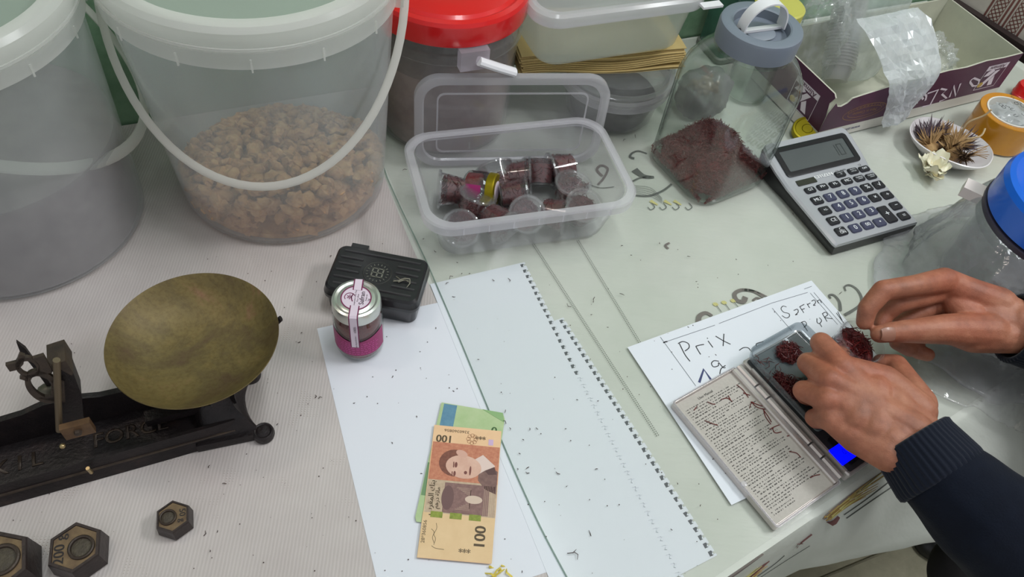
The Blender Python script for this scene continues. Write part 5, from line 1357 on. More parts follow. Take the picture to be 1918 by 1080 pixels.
# beam and pan support
PX = Vector((-.287, .381, 0))-SO; pc = Vector((PX.dot(SX), PX.dot(SY), .0))
obj('beam', MB().loops([[Vector((x, y, z)) for y, z in ((-.006, .024), (.006, .024), (.006, .034), (-.006, .034))] for x in (-.088, -.07, pc.x+.02)]), M_iron, bs)
obj('pan_cross', MB().box((pc.x, pc.y, .068), (.07, .010, .006)), M_iron, bs); obj('pan_cross', MB().box((pc.x, pc.y, .068), (.010, .07, .006)), M_iron, bs)
obj('pan_stem', MB().lathe([(.006, .030), (.006, .068), (.0001, .068), (.0001, .030)], 12, c=(pc.x, pc.y*.5, 0)), M_iron, bs)
for k in range(4):
    a = k*PI/2+PI/2*.0
    r_ = .072; x, y = pc.x+r_*math.cos(a), pc.y+r_*math.sin(a)
    obj('pan_arm', MB().tube([Vector((pc.x+.03*math.cos(a), pc.y+.03*math.sin(a), .069)), Vector((pc.x+.06*math.cos(a), pc.y+.06*math.sin(a), .078)), Vector((pc.x+(.0800 if k == 0 else .070)*math.cos(a), pc.y+(.0800 if k == 0 else .070)*math.sin(a), .098 if k == 0 else .086))], .0035, 8, flat=.6), M_iron, bs)
m, nt, b, out = nodes('tarnished_brass')
n1 = noise_tex(nt, 16, 6, .7, dist=.6); r1 = ramp(nt, n1.outputs[0], [(.30, S(92, 72, 52)), (.46, S(104, 90, 56)), (.58, S(120, 104, 62)), (.72, S(140, 106, 80))])
n3 = noise_tex(nt, 260, 3, .6); r3 = ramp(nt, n3.outputs[0], [(.45, (1, 1, 1, 1)), (.62, (.82, .78, .72, 1))])
mx = nt.nodes.new('ShaderNodeMix'); mx.data_type = 'RGBA'; mx.blend_type = 'MULTIPLY'; mx.inputs[0].default_value = .8
nt.links.new(r1.outputs[0], mx.inputs[6]); nt.links.new(r3.outputs[0], mx.inputs[7]); nt.links.new(mx.outputs[2], b.inputs['Base Color'])
b.inputs['Metallic'].default_value = .35; b.inputs['Roughness'].default_value = .5
bp = nt.nodes.new('ShaderNodeBump'); bp.inputs['Strength'].default_value = .18; bp.inputs['Distance'].default_value = .002
n4 = noise_tex(nt, 45, 4, .6); nt.links.new(n4.outputs[0], bp.inputs['Height']); nt.links.new(bp.outputs[0], b.inputs['Normal'])
M_brass = m
pan = obj('pan', MB().lathe([(.0001, .0735), (.03, .0745), (.05, .0785), (.066, .088), (.0745, .0985), (.0772, .1015), (.0768, .1025), (.0735, .0995), (.065, .0895), (.049, .0800), (.03, .0760), (.0001, .0750)], 96, c=(pc.x, pc.y, 0)), M_brass, bs)
# pointer mechanism: post, pins, a pierced swan-neck plate and the pointer; outlines taken in their own planes
BSI = (Matrix.Translation(SO) @ Matrix.Rotation(SA, 4, 'Z')).inverted()
def inpl(u, v, y0):
    return BSI @ at_plane(u, v, SO+SY*y0, SY)
zz6 = lambda x, y: (x/4.911, 620+y/4.909)          # picture position in the close view of the mechanism
def slab(name, pts, y0, th, mat):
    P = [inpl(*zz6(*q), y0) for q in pts]
    obj(name, MB().loops([[Vector((p.x, y0-th/2, p.z)) for p in P], [Vector((p.x, y0+th/2, p.z)) for p in P]]), mat, bs, angle=40)
def band(name, o_, h_, y0, th, mat, n=30):
    A = [inpl(*zz6(*q), y0) for q in el2z(*o_)]; B_ = [inpl(*zz6(*q), y0) for q in el2z(*h_)]
    obj(name, MB().loops([[Vector((p.x, y0-th/2, p.z)) for p in A], [Vector((p.x, y0+th/2, p.z)) for p in A], [Vector((p.x, y0+th/2, p.z)) for p in B_], [Vector((p.x, y0-th/2, p.z)) for p in B_]], closed_path=True), mat, bs, angle=40)
def el2z(cx, cy, rx, ry, rot=0, n=30): return [(cx+rx*math.cos(t)*math.cos(rot)-ry*math.sin(t)*math.sin(rot), cy+rx*math.cos(t)*math.sin(rot)+ry*math.sin(t)*math.cos(rot)) for t in [2*PI*i/n for i in range(n)]]
YP = -.012
band('swan_plate', (395, 500, 185, 128, .62), (400, 500, 135, 76, .62), YP, .003, M_iron2)
band('swan_plate', (255, 320, 118, 88, .35), (260, 325, 82, 60, .35), YP, .003, M_iron2)
slab('swan_beak', [(50, 300), (150, 275), (180, 200), (230, 215), (215, 290), (170, 340), (90, 358)], YP, .003, M_iron2)
slab('swan_wing', [(300, 240), (400, 210), (470, 330), (480, 370), (380, 385), (340, 390), (355, 300)], YP, .003, M_iron2)
slab('swan_spur', [(180, 425), (200, 390), (260, 400), (255, 450)], YP, .003, M_iron2)
slab('swan_stem', [(470, 430), (590, 470), (600, 640), (430, 620), (340, 600), (470, 585)], YP, .003, M_iron2)
slab('post', [(550, 290), (660, 290), (745, 515), (760, 700), (790, 830), (570, 830), (560, 640)], .002, .016, M_iron)
slab('cap_plate', [(430, 225), (595, 172), (668, 285), (655, 310), (545, 250), (440, 285)], -.002, .022, M_iron2)
slab('pointer', [(150, 88), (235, 150), (300, 240), (430, 420), (495, 520), (470, 560), (400, 450), (280, 290), (185, 180)], .006, .003, M_iron)
pa, pb = inpl(*zz6(520, 265), -.016), inpl(*zz6(545, 910), -.016)
obj('support_pin', MB().tube([pa, (pa+pb)/2, pb], .0028, 12), plain('brass_pin', S(112, 98, 78), .45, .5), bs)
pb_ = inpl(*zz6(715, 895), -.024)
obj('bolt_block', MB().box(pb_, (.024, .006, .018)), plain('rusty_brass', S(92, 68, 50), .5, .4, var=S(116, 88, 60), vscale=120), bs)
obj('bolt', MB().lathe([(.0001, 0), (.0035, 0), (.0030, .003), (.0001, .0035)], 6, M=Matrix.Translation(pb_+Vector((0, -.003, 0))) @ Matrix.Rotation(PI/2, 4, 'X')), M_iron2, bs)
ep = inpl(*zz6(440, 545), .004)
obj('pivot_bead', MB().ball(ep, .0075, 2, (1.2, 1, .8)), plain('dull_brass', S(92, 88, 76), .45, .4), bs)
p_ = inpl(*zz6(575, 1055), -.0285); obj('screw', MB().ball(p_, .0026, 2), plain('bright_screw', S(170, 150, 110), .3, .8), bs)
p_ = inpl(168, 880, -.0335); obj('pin', MB().tube([p_+Vector((0, 0, -.005)), p_+Vector((0, -.001, .006))], .0018, 8), plain('bright_screw', S(170, 150, 110), .3, .8), bs)

# ------------------------------------------------------------------ hexagonal weights
def hexw(label, c, R, h, rot, txt, tsize, ring_at, lead=True):
    root = thing('hex_weight', label, 'weight', c, rot)
    hexa = lambda r, z: [Vector((r*math.cos(PI/3*k), r*math.sin(PI/3*k), z)) for k in range(6)]
    obj('body', MB().loops([hexa(R*.93, 0), hexa(R, .002), hexa(R*.93, h-.002), hexa(R*.90, h), hexa(R*.80, h), hexa(R*.78, h-.0012)]), plain('weight_iron', S(42, 34, 34), .4, .3, var=S(56, 46, 44), vscale=80, bump=.2), root, smooth=False)
    face_ = obj('worn_face', MB().loops([hexa(R*.785, h-.0016), hexa(R*.785, h-.0010)]), plain('worn_brass_face', S(128, 108, 80), .45, .4, var=S(98, 80, 62), vscale=120), root, smooth=False)
    rx, ry = ring_at
    obj('lead_ring', MB().lathe([(R*.32, h-.0012), (R*.34, h+.0010), (R*.39, h+.0014), (R*.43, h+.0008), (R*.44, h-.0012)], 32, c=(rx, ry, 0)), M_iron2, root)
    obj('lead_plug', MB().lathe([(.0001, h-.0004), (R*.2, h-.0002), (R*.33, h-.0010), (R*.33, h-.002), (.0001, h-.002)], 24, c=(rx, ry, 0)), plain('lead', S(88, 80, 66), .6, .2, var=S(70, 62, 54), vscale=200, bump=.5, bscale=500), root)
    mb = MB(); put_text(mb, txt, tsize, Matrix.Translation((-R*.42*1.0, 0, h-.0009)) @ Matrix.Rotation(PI/2, 4, 'Z') if False else Matrix.Rotation(0, 4, 'Z') @ Matrix.Translation((0, -R*.47, h-.0008)) @ Matrix.Rotation(PI, 4, 'Z'), bold=tsize*.05)
    obj('stamped_mark', mb, plain('mark_dark', S(36, 30, 30), .6), root)
    return root
# the figure row runs along the lower-left face edge: local -y points at it
w2c = (at(128, 982, .024)+at(195, 1000, .024)+at(111, 1062, .024)+at(160, 1055, .024))/4
W200 = Vector((-.3395, .2010, .001))
hexw('hexagonal 200 g iron weight below the balance scale', W200, .0250, .023, math.radians(-68), '200 g', .0122, (.0015, .0055))
hexw('smallest hexagonal iron weight, right of the 200 g weight', Vector((-.2715, .2425, .001)), .0172, .017, math.radians(112), '50 g', .0075, (.0, .0040))
hexw('hexagonal iron weight cut off by the left picture edge', Vector((-.394, .1760, .001)), .0320, .031, math.radians(-62), '500 g', .0120, (.0, .0070))

# ------------------------------------------------------------------ price sheet
PS = [at(1174, 653), at(1518, 528)]; PSx = (PS[1]-PS[0]).normalized(); PSd = Vector((PSx.y, -PSx.x, 0))
ps = thing('price_sheet', 'white sheet with handwritten saffron price under the pocket scale', 'paper', (0, 0, 0))
PW, PL = .277, .206
obj('page', MB().prism([(p.x, p.y) for p in (PS[0], PS[0]+PSx*PW, PS[0]+PSx*PW+PSd*PL, PS[0]+PSd*PL)], ZV, ZV+.0003), M_note_paper, ps)
zi = ZV+.0005
def pen(strokes, w, mat, name, smooth_=True):
    mb = MB()
    for s_ in strokes:
        P = [at(u, v, zi) for u, v in s_]
        mb.ribbon(spline(P, 5) if (smooth_ and len(P) > 2) else P, w, (0, 0, 1))
    obj(name, mb, mat, ps, recalc=False)
zx = lambda x, y: (1150+x/3.914, 500+y/3.914)
M_pencil = plain('pencil', S(96, 100, 110), .7)
pen([[zx(340, 512), zx(600, 870)], [zx(365, 552), zx(740, 425)], [zx(770, 413), zx(1160, 262), zx(1420, 185)], [zx(1160, 300), zx(1305, 468)], [zx(1395, 160), zx(1450, 140)], [zx(1440, 190), zx(1640, 420)], [zx(1465, 185), zx(1670, 420)]], .0006, M_pencil, 'ruled_lines', False)
pen([[zx(362, 555), zx(375, 548), zx(392, 545)]], .0016, M_ink, 'ruled_mark')
pen([[zx(480, 560), zx(520, 640), zx(558, 690)], [zx(470, 560), zx(505, 545), zx(545, 560), zx(550, 590), zx(520, 615)],
     [zx(600, 580), zx(620, 615), zx(636, 640)], [zx(600, 580), zx(625, 572), zx(660, 566)], [zx(690, 540), zx(725, 588)], [zx(683, 518), zx(688, 524)],
     [zx(745, 505), zx(800, 538), zx(855, 565)], [zx(806, 488), zx(803, 540), zx(800, 578)]], .0012, M_ink, 'handwriting_prix')
pen([[zx(1265, 292), zx(1240, 285), zx(1225, 305), zx(1245, 330), zx(1282, 340), zx(1285, 362), zx(1262, 372), zx(1232, 355)],
     [zx(1318, 318), zx(1345, 308), zx(1350, 330), zx(1330, 350), zx(1345, 345)], [zx(1362, 290), zx(1392, 335)], [zx(1362, 290), zx(1395, 272)], [zx(1374, 312), zx(1398, 303)],
     [zx(1415, 268), zx(1435, 298)], [zx(1418, 275), zx(1440, 262)], [zx(1448, 250), zx(1470, 240), zx(1478, 260), zx(1462, 280), zx(1478, 278)], [zx(1488, 245), zx(1500, 265)], [zx(1490, 250), zx(1508, 240), zx(1522, 262)],
     [zx(1376, 402), zx(1420, 470)], [zx(1372, 405), zx(1400, 398), zx(1412, 420), zx(1392, 442)], [zx(1435, 380), zx(1437, 382)], [zx(1488, 375), zx(1490, 405), zx(1508, 412), zx(1522, 390), zx(1505, 370)], [zx(1508, 412), zx(1524, 438)],
     [zx(1528, 340), zx(1562, 398)], [zx(1526, 342), zx(1552, 330), zx(1566, 350), zx(1546, 368), zx(1600, 378)], [zx(1630, 335), zx(1685, 410)], [zx(1640, 325), zx(1672, 390)]], .0010, M_ink, 'handwriting_safran')
pen([[zx(770, 690), zx(735, 685), zx(715, 705), zx(730, 730), zx(765, 722), zx(768, 700), zx(800, 735), zx(818, 735)], [zx(818, 720), zx(785, 745), zx(776, 785)], [zx(918, 610), zx(950, 590), zx(985, 592), zx(1008, 620)], [zx(1045, 580), zx(1046, 560), zx(1095, 545)]], .0011, M_ink, 'handwriting_amount')
pen([[zx(625, 845), zx(658, 748), zx(715, 830)]], .0030, M_bluepen, 'handwriting_one', False)

# ------------------------------------------------------------------ pocket scale
HX = Vector((.77, .64, 0)).normalized(); HY = Vector((-HX.y, HX.x, 0))
PO = at(1575, 904, .006)*.5+at(1379, 689, .006)*.5; PO.z = ZV+.0006
pk = thing('pocket_scale', 'open silver pocket scale with printed lid, clear tray and blue lit display', 'scale', PO, math.atan2(HX.y, HX.x))
PI_ = (Matrix.Translation(PO) @ Matrix.Rotation(math.atan2(HX.y, HX.x), 4, 'Z')).inverted()
M_sil = plain('scale_silver', S(206, 198, 194), .28, .55); M_sildk = plain('scale_dark', S(52, 52, 54), .4)
M_manual = plain('manual_paper', S(186, 180, 172), .55, var=S(178, 172, 164), vscale=300)
LW, LL, LT = .094, .162, .0085
# lid (lies open, to the left of the hinge)
def RRM(L, Wd, r, z, cx=0, cy=0, n=4): return rrect(L, Wd, r, z, n, (cx, cy))
lidc = -.005-LW/2
lid_ = obj('lid', MB().loops([RRM(LW, LL, .003, 0, lidc), RRM(LW, LL, .003, LT, lidc), RRM(LW-.004, LL-.004, .002, LT, lidc), RRM(LW-.006, LL-.006, .002, LT-.0035, lidc)]), M_sil, pk, angle=25)
obj('clear_rim', MB().loops([RRM(LW+.001, LL+.001, .003, LT, lidc), RRM(LW+.001, LL+.001, .003, LT+.0012, lidc), RRM(LW-.003, LL-.003, .002, LT+.0012, lidc), RRM(LW-.003, LL-.003, .002, LT, lidc)], closed_path=True), M_pp_rim, lid_)
man = obj('manual_label', MB().loops([RRM(LW-.0065, LL-.007, .001, LT-.0034, lidc), RRM(LW-.0065, LL-.007, .001, LT-.0030, lidc)]), M_manual, pk)
mb = MB(); z = LT-.0029; MW = LW-.018
y = LL/2-.016; x0 = lidc-MW/2-.001
put_text(mb, 'User Manual', .0042, Matrix.Translation((lidc-.006, LL/2-.0105, z)), bold=.0002)
para = [(1, 7), (0, 1), (1, 3), (2, 5), (3, 1), (2, 6), (3, 1), (2, 5), (3, 5)]
nline = 0
while y > -LL/2+.010:
    nline += 1; short = (nline % 9 in (0, 5)); x = x0; end = x0+MW*(.45 if short else random.uniform(.82, 1.0))
    if nline > 40: end = x0+MW*.42
    while x < end:
        w = random.uniform(.0014, .0052); hgt = .0011 if not short else .0014
        for q in range(max(1, int(w/.0008))):
            if random.random() < .86: mb.face([(x+q*.0008, y, z), (x+q*.0008+.00062, y, z), (x+q*.0008+.00062, y+hgt*random.uniform(.7, 1.1), z), (x+q*.0008, y+hgt*.9, z)])
        x += w+.0010
    y -= .0030 if not short else .0040
o = obj('manual_print', mb, plain('print_grey_text', S(64, 60, 58), .7), man, recalc=False); o['kind'] = 'stuff'
obj('lid_clip', MB().lathe([(.0001, 0), (.003, 0), (.003, .0016), (.0001, .002)], 16, c=(lidc-LW/2+.0025, -.030, LT+.001)), M_pp_rim, lid_)
obj('lid_bar', MB().loops([[Vector((x, y, z)) for x, z in ((-.0115, LT-.004), (-.0050, LT-.004), (-.0046, LT+.0004), (-.0062, LT+.0016), (-.0100, LT+.0016), (-.0115, LT+.0002))] for y in (-LL/2+.003, LL/2-.003)]), M_sil, lid_)
obj('body_bar', MB().box((.0068, -.004, .0128), (.0026, LL-.02, .004)), M_sil, pk)
# hinge
for (y0, y1) in ((-LL/2+.004, -.052), (-.050, -.034), (-.032, .030), (.032, .048), (.050, LL/2-.002)):
    obj('hinge_knuckle', MB().tube([Vector((0, y0, .0075)), Vector((0, y1, .0075))], .0042, 10), M_sil, pk)
# body
bc = .006+LW/2
obj('body', MB().loops([RRM(LW, LL, .003, 0, bc), RRM(LW, LL, .003, .011, bc), RRM(LW-.003, LL-.003, .003, .0125, bc)]), M_sil, pk, angle=25)
obj('deck', MB().loops([RRM(LW-.006, LL-.006, .003, .0120, bc), RRM(LW-.006, LL-.006, .003, .0135, bc)]), M_sildk, pk)
obj('platform', MB().loops([RRM(LW-.014, .104, .004, .0134, bc, .024), RRM(LW-.014, .104, .004, .0165, bc, .024)]), plain('steel_plate', S(132, 138, 136), .35, .3), pk)
M_smoky = clear('smoky_tray', (.82, .85, .87, 1), .16, (.24, .29, .32, 1), .06, 1.55, edge=(.26, .33, .38, 1))
obj('tray', MB().loops([RRM(LW-.012, .108, .010, .0168, bc, .026, 8), RRM(LW-.006, .114, .012, .0185, bc, .026, 8), RRM(LW-.003, .117, .013, .0285, bc, .026, 8), RRM(LW-.006, .114, .0115, .0285, bc, .026, 8), RRM(LW-.009, .111, .011, .0195, bc, .026, 8), RRM(LW-.015, .105, .008, .0182, bc, .026, 8)]), M_smoky, pk, angle=50)
obj('display_frame', MB().loops([RRM(.070, .034, .002, .0134, bc-.002, -.056), RRM(.070, .034, .002, .0150, bc-.002, -.056)]), plain('frame_black', S(24, 26, 30), .3), pk)
dl = PI_ @ at(1583, 845, ZV+.016)
scr = obj('display', MB().loops([RRM(.036, .020, .001, .0149, dl.x+.003, dl.y), RRM(.036, .020, .001, .0154, dl.x+.003, dl.y)]), plain('blue_backlight', (.0, .0, .6, 1), .3, emit=((0.0, 0.002, 1.0, 1), 1.15)), pk)
mb = MB(); seg_d = Matrix.Translation((dl.x+.004, dl.y, .0156)); put_text(mb, '0.00', .009, seg_d); obj('readout', mb, plain('lcd_blue_dark', (.0, .0, .25, 1), .4, emit=((0, 0, .5, 1), .6)), scr)
# saffron in the tray
mb = MB()
def threads(mb, c, rx, ry, n, z0, hgt, L=(.007, .014), r=.00042):
    for k in range(n):
        a = random.uniform(0, 2*PI); q = math.sqrt(random.random()); x, y = c[0]+rx*q*math.cos(a), c[1]+ry*q*math.sin(a)
        z = z0+hgt*(1-q)*random.random()
        mb.strand((x, y, z+.0006), (random.uniform(-1, 1), random.uniform(-1, 1), random.uniform(-.12, .35)), random.uniform(*L), r, .5)
for (u, v), rx, ry, n, hgt in (((1478, 660), .014, .011, 460, .0035), ((1474, 722), .010, .016, 330, .003), ((1440, 690), .012, .020, 26, .001), ((1500, 730), .016, .018, 90, .002)):
    p = PI_ @ at(u, v, ZV+.020)
    threads(mb, (p.x, p.y), rx, ry, n, .0190, hgt)
o = obj('saffron_threads', mb, plain('dark_saffron', S(62, 12, 16), .5, var=S(96, 24, 26), vscale=220), None, PO, (0, 0, math.atan2(HX.y, HX.x)), recalc=False); tag(o, 'loose red saffron threads heaped in the pocket scale tray', 'saffron', kind='stuff')
mb = MB()
for pts in ([(1406, 752), (1424, 759), (1440, 764)], [(1408, 752), (1418, 762), (1442, 768)], [(1428, 764), (1438, 778), (1445, 790)], [(1430, 766), (1434, 780), (1444, 794)], [(1404, 764), (1408, 752), (1412, 756)], [(1350, 748), (1362, 745), (1372, 752)], [(1364, 740), (1368, 748)], [(1380, 720), (1392, 730), (1402, 744)], [(1392, 735), (1405, 740)], [(1325, 752), (1334, 756), (1340, 756)], [(1320, 787), (1332, 792), (1345, 796)], [(1441, 804), (1452, 798), (1466, 793)], [(1446, 800), (1452, 810), (1464, 808)], [(1478, 845), (1492, 848), (1500, 856)], [(1518, 894), (1526, 890), (1536, 888)], [(1300, 768), (1306, 760)], [(1474, 816), (1482, 815)]):
    mb.tube(spline([at(u, v, ZV+.0006+LT-.0022) for u, v in pts], 4), .00042, 5)
o = obj('saffron_threads', mb, M_saffron, recalc=False); tag(o, 'few stray saffron threads on the printed lid of the pocket scale', 'saffron', kind='stuff')
# ------------------------------------------------------------------ crumbs
mb = MB()
def crumb(u, v, L, dark=True):
    left = u < 705+(v-290)*.44
    z = .0014 if left else ZV
    p = at(u, v, z+.0005)
    if p.dot(NN) > T_EDGE-.01: return
    a = random.uniform(0, 6.28)
    if L < .0016: mb.ball(p, L*.5, 1, (1, 1, .6))
    else: mb.strand(p, (math.cos(a), math.sin(a), 0), L, .00045, random.uniform(.2, .9))
for u, v, L in [(845, 520, .006), (838, 530, .004), (953, 524, .006), (924, 524, .004), (1113, 560, .007), (1066, 571, .007), (1165, 551, .006), (1236, 455, .003), (1290, 480, .004), (1165, 460, .003), (1071, 1032, .010), (1078, 1040, .008), (1105, 998, .006), (988, 876, .004), (988, 884, .004), (945, 790, .005), (946, 770, .004), (955, 803, .003), (1006, 802, .003), (992, 803, .003), (1117, 878, .003), (1045, 885, .005), (600, 745, .004), (590, 742, .004), (420, 905, .004), (392, 873, .003), (383, 998, .005), (770, 505, .004), (815, 470, .004), (850, 555, .004), (1575, 548, .006), (1620, 570, .003), (620, 480, .003), (1560, 395, .004), (1485, 400, .003), (735, 545, .003), (1170, 262, .006), (1190, 255, .008), (1230, 260, .004), (758, 318, .006), (727, 220, .005), (700, 470, .003), (788, 690, .003), (735, 705, .003), (560, 640, .003)]:
    crumb(u, v, L)
for k in range(210):
    crumb(random.uniform(380, 1500), random.uniform(440, 1075), random.choice((.0007, .0009, .0012, .0014, .0021)))
for k in range(60):
    crumb(random.uniform(0, 620), random.uniform(560, 1075), random.choice((.0006, .0008, .0011)))
o = obj('saffron_crumbs', mb, plain('crumb', S(66, 46, 42), .8), recalc=False); tag(o, 'tiny dark saffron crumbs scattered over the table', 'crumbs', kind='stuff')
mb = MB()
for k in range(9): 
    p = at(935+random.uniform(-18, 22), 1066+random.uniform(-8, 12), .0018); mb.strand(p, (random.uniform(-1, 1), random.uniform(-.5, .5), .1), random.uniform(.010, .018), .0011, .6)
o = obj('yellow_stamens', mb, plain('stamen_yellow', S(226, 204, 92), .6), recalc=False); tag(o, 'yellow flower stamens lying below the banknotes', 'flower', kind='stuff')

# ------------------------------------------------------------------ person: hands, sleeves, legs
pe = thing('person', 'person in a navy sweater, hands weighing saffron into a small cup', 'person', (0, 0, 0))
def remeshed(name, parts, voxel, smooth_it, mat, parent):
    mb = MB()
    for kind, a in parts:
        if kind == 'c': mb.rcone(*a)
        else: mb.ball(a[0], 1, 3, a[1], a[2] if len(a) > 2 else None)
    bmesh.ops.recalc_face_normals(mb.bm, faces=mb.bm.faces[:])
    me = bpy.data.meshes.new(name); mb.bm.to_mesh(me); mb.bm.free()
    o = bpy.data.objects.new(name, me); COL.objects.link(o)
    r = o.modifiers.new('r', 'REMESH'); r.mode = 'VOXEL'; r.voxel_size = voxel
    s_ = o.modifiers.new('s', 'SMOOTH'); s_.factor = .5; s_.iterations = smooth_it
    dg = bpy.context.evaluated_depsgraph_get(); ev = o.evaluated_get(dg)
    nm = bpy.data.meshes.new_from_object(ev, depsgraph=dg)
    o.modifiers.clear(); o.data = nm; bpy.data.meshes.remove(me); nm.name = name
    nm.materials.clear(); nm.materials.append(mat)
    nm.polygons.foreach_set('use_smooth', [True]*len(nm.polygons))
    o.parent = parent
    return o
def chain(pts):
    """[(u, v, z, r)] picture position, height above the table and radius of each joint"""
    P = [(at(u, v, z), r*1.08) for u, v, z, r in pts]
    return [('c', (a[0], a[1], b_[0], b_[1])) for a, b_ in zip(P, P[1:])]
B = []
# left hand: back of the hand up, fingertips curled under around the cup and onto the tray
zl = lambda x, y: (1460+x/3.856, 600+y/3.856)
wr_l = (1706, 822)
def ch(pts): return chain([(zl(x, y)[0], zl(x, y)[1], z, r) for x, y, z, r in pts])
B += ch([(455, 345, .084, .0135), (300, 160, .078, .0108), (400, 235, .058, .0090), (500, 250, .050, .0080)])          # index
B += ch([(360, 430, .081, .0130), (205, 305, .062, .0108), (225, 345, .040, .0092), (290, 380, .032, .0080)])          # middle
B += ch([(345, 570, .074, .0125), (172, 505, .054, .0104), (190, 545, .036, .0090), (265, 570, .031, .0078)])          # ring
B += ch([(370, 710, .064, .0118), (250, 700, .045, .0090), (262, 725, .033, .0078), (330, 735, .030, .0068)])          # little
B += ch([(1010, 600, .070, .0165), (890, 400, .062, .0125), (840, 320, .054, .0112), (735, 305, .048, .0095)])         # thumb
for x, y, z, r in ((455, 345, .082, .0135), (360, 430, .079, .013), (345, 570, .072, .0128), (370, 710, .064, .0122)):
    B += ch([(x, y, z, r), (700, 640, .078, .0170), (950, 800, .078, .020)])
B += ch([(370, 710, .062, .012), (560, 850, .062, .0150), (790, 955, .070, .0180)])                                     # ulnar edge
B += ch([(455, 345, .082, .0135), (760, 440, .076, .016), (1000, 650, .074, .0175)])                                    # radial edge
B += ch([(600, 560, .074, .018), (620, 740, .070, .018), (840, 860, .072, .021)]) + ch([(780, 560, .074, .018), (880, 700, .074, .020)]) + ch([(480, 470, .076, .0150), (480, 620, .0735, .0150)]) + ch([(560, 470, .078, .0165), (560, 700, .073, .0165)]) + ch([(680, 520, .078, .0180), (690, 780, .0735, .0180)])
WL = [at(1702, 818, .074), at(1760, 888, .066), at(1850, 975, .050), at(1990, 1110, .020)]
for du, dv in ((-22, 20), (20, -18), (0, 0)):
    B += [('c', (at(1690+du, 806+dv, .074), .0195, at(1745+du, 872+dv, .068), .0200))]
B += [('c', (WL[1], .0290, WL[2], .034)), ('c', (WL[2], .034, WL[3], .040))]
# right hand: coming from the right, thumb and index pinching saffron over the cup
zr = lambda x, y: (1600+x/4.909, 500+y/4.909)
def cr_(pts): return chain([(zr(x, y)[0], zr(x, y)[1], z, r) for x, y, z, r in pts])
B += cr_([(830, 120, .108, .0135), (560, 170, .116, .0112), (265, 215, .113, .0108), (125, 375, .098, .0098), (95, 500, .086, .0086)])     # index
B += cr_([(1230, 590, .082, .0205), (850, 570, .088, .0160), (480, 590, .088, .0118), (330, 600, .086, .0104), (235, 615, .084, .0092)])   # thumb
B += cr_([(900, 180, .092, .0130), (640, 270, .092, .0108), (400, 330, .090, .0104), (290, 430, .076, .0092), (240, 520, .070, .0084)])    # middle
B += cr_([(960, 250, .076, .0125), (650, 400, .070, .0102), (420, 520, .056, .0098), (400, 690, .047, .0088), (510, 760, .044, .0078)])    # ring
B += cr_([(1000, 330, .064, .0115), (760, 520, .056, .0092), (540, 700, .046, .0086), (590, 780, .042, .0080), (675, 805, .042, .0074)])   # little
for x, y, z, r in ((830, 120, .106, .0135), (900, 180, .090, .0135), (960, 250, .076, .0125), (1000, 330, .066, .0120)):
    B += cr_([(x, y, z, r), (1220, 330, .090, .0190), (1520, 500, .086, .0215)])
B += cr_([(860, 140, .102, .0135), (1100, 240, .100, .0150), (1330, 340, .094, .0180)])
B += cr_([(850, 570, .084, .0142), (1100, 640, .078, .0170), (1500, 620, .080, .0200)])
B += cr_([(1000, 420, .078, .0180), (1250, 480, .082, .0220), (1520, 560, .084, .0215)])
B += cr_([(940, 330, .088, .0140), (1060, 450, .084, .0170)])
WR = [at(1908, 612, .084), at(1995, 640, .080), at(2110, 690, .06), at(2240, 800, .03)]
B += [('c', (WR[0]+Vector((0, 0, .006)), .0235, WR[1], .0265)), ('c', (WR[0]-Vector((0, 0, .004)), .0235, WR[1], .0265)), ('c', (WR[1], .0265, WR[2], .034)), ('c', (WR[2], .034, WR[3], .040))]
# upper arms inside the sweater join both hands into one figure
SHL, SHR = Vector((.78, .12, .30)), Vector((1.03, .42, .30))
B += [('c', (WL[3], .040, SHL, .048)), ('c', (WR[3], .040, SHR, .048)), ('c', (SHL, .048, SHR, .048))]
m, nt, b, out = nodes('skin')
n1 = noise_tex(nt, 38, 5, .65); r1 = ramp(nt, n1.outputs[0], [(.30, S(136, 86, 66)), (.50, S(160, 102, 78)), (.72, S(178, 122, 96))])
n5 = noise_tex(nt, 16, 2, .5); r5 = ramp(nt, n5.outputs[0], [(.45, (1, 1, 1, 1)), (.7, (1.0, .82, .78, 1))])
mx = nt.nodes.new('ShaderNodeMix'); mx.data_type = 'RGBA'; mx.blend_type = 'MULTIPLY'; mx.inputs[0].default_value = .9
nt.links.new(r1.outputs[0], mx.inputs[6]); nt.links.new(r5.outputs[0], mx.inputs[7]); nt.links.new(mx.outputs[2], b.inputs['Base Color'])
b.inputs['Roughness'].default_value = .56; b.inputs['Subsurface Weight'].default_value = .12; b.inputs['Subsurface Radius'].default_value = (.006, .002, .001); b.inputs['Subsurface Scale'].default_value = .5
vr = nt.nodes.new('ShaderNodeTexVoronoi'); vr.inputs['Scale'].default_value = 420; vr.feature = 'DISTANCE_TO_EDGE'
tc = nt.nodes.new('ShaderNodeTexCoord'); nt.links.new(tc.outputs['Object'], vr.inputs['Vector'])
n2 = noise_tex(nt, 120, 4, .6)
ad_ = nt.nodes.new('ShaderNodeMath'); ad_.operation = 'ADD'; nt.links.new(vr.outputs[0], ad_.inputs[0]); nt.links.new(n2.outputs[0], ad_.inputs[1])
bp = nt.nodes.new('ShaderNodeBump'); bp.inputs['Strength'].default_value = .22; bp.inputs['Distance'].default_value = .0010
nt.links.new(ad_.outputs[0], bp.inputs['Height']); nt.links.new(bp.outputs[0], b.inputs['Normal'])
M_skin = m
body = remeshed('body', B, .0014, 14, M_skin, pe)
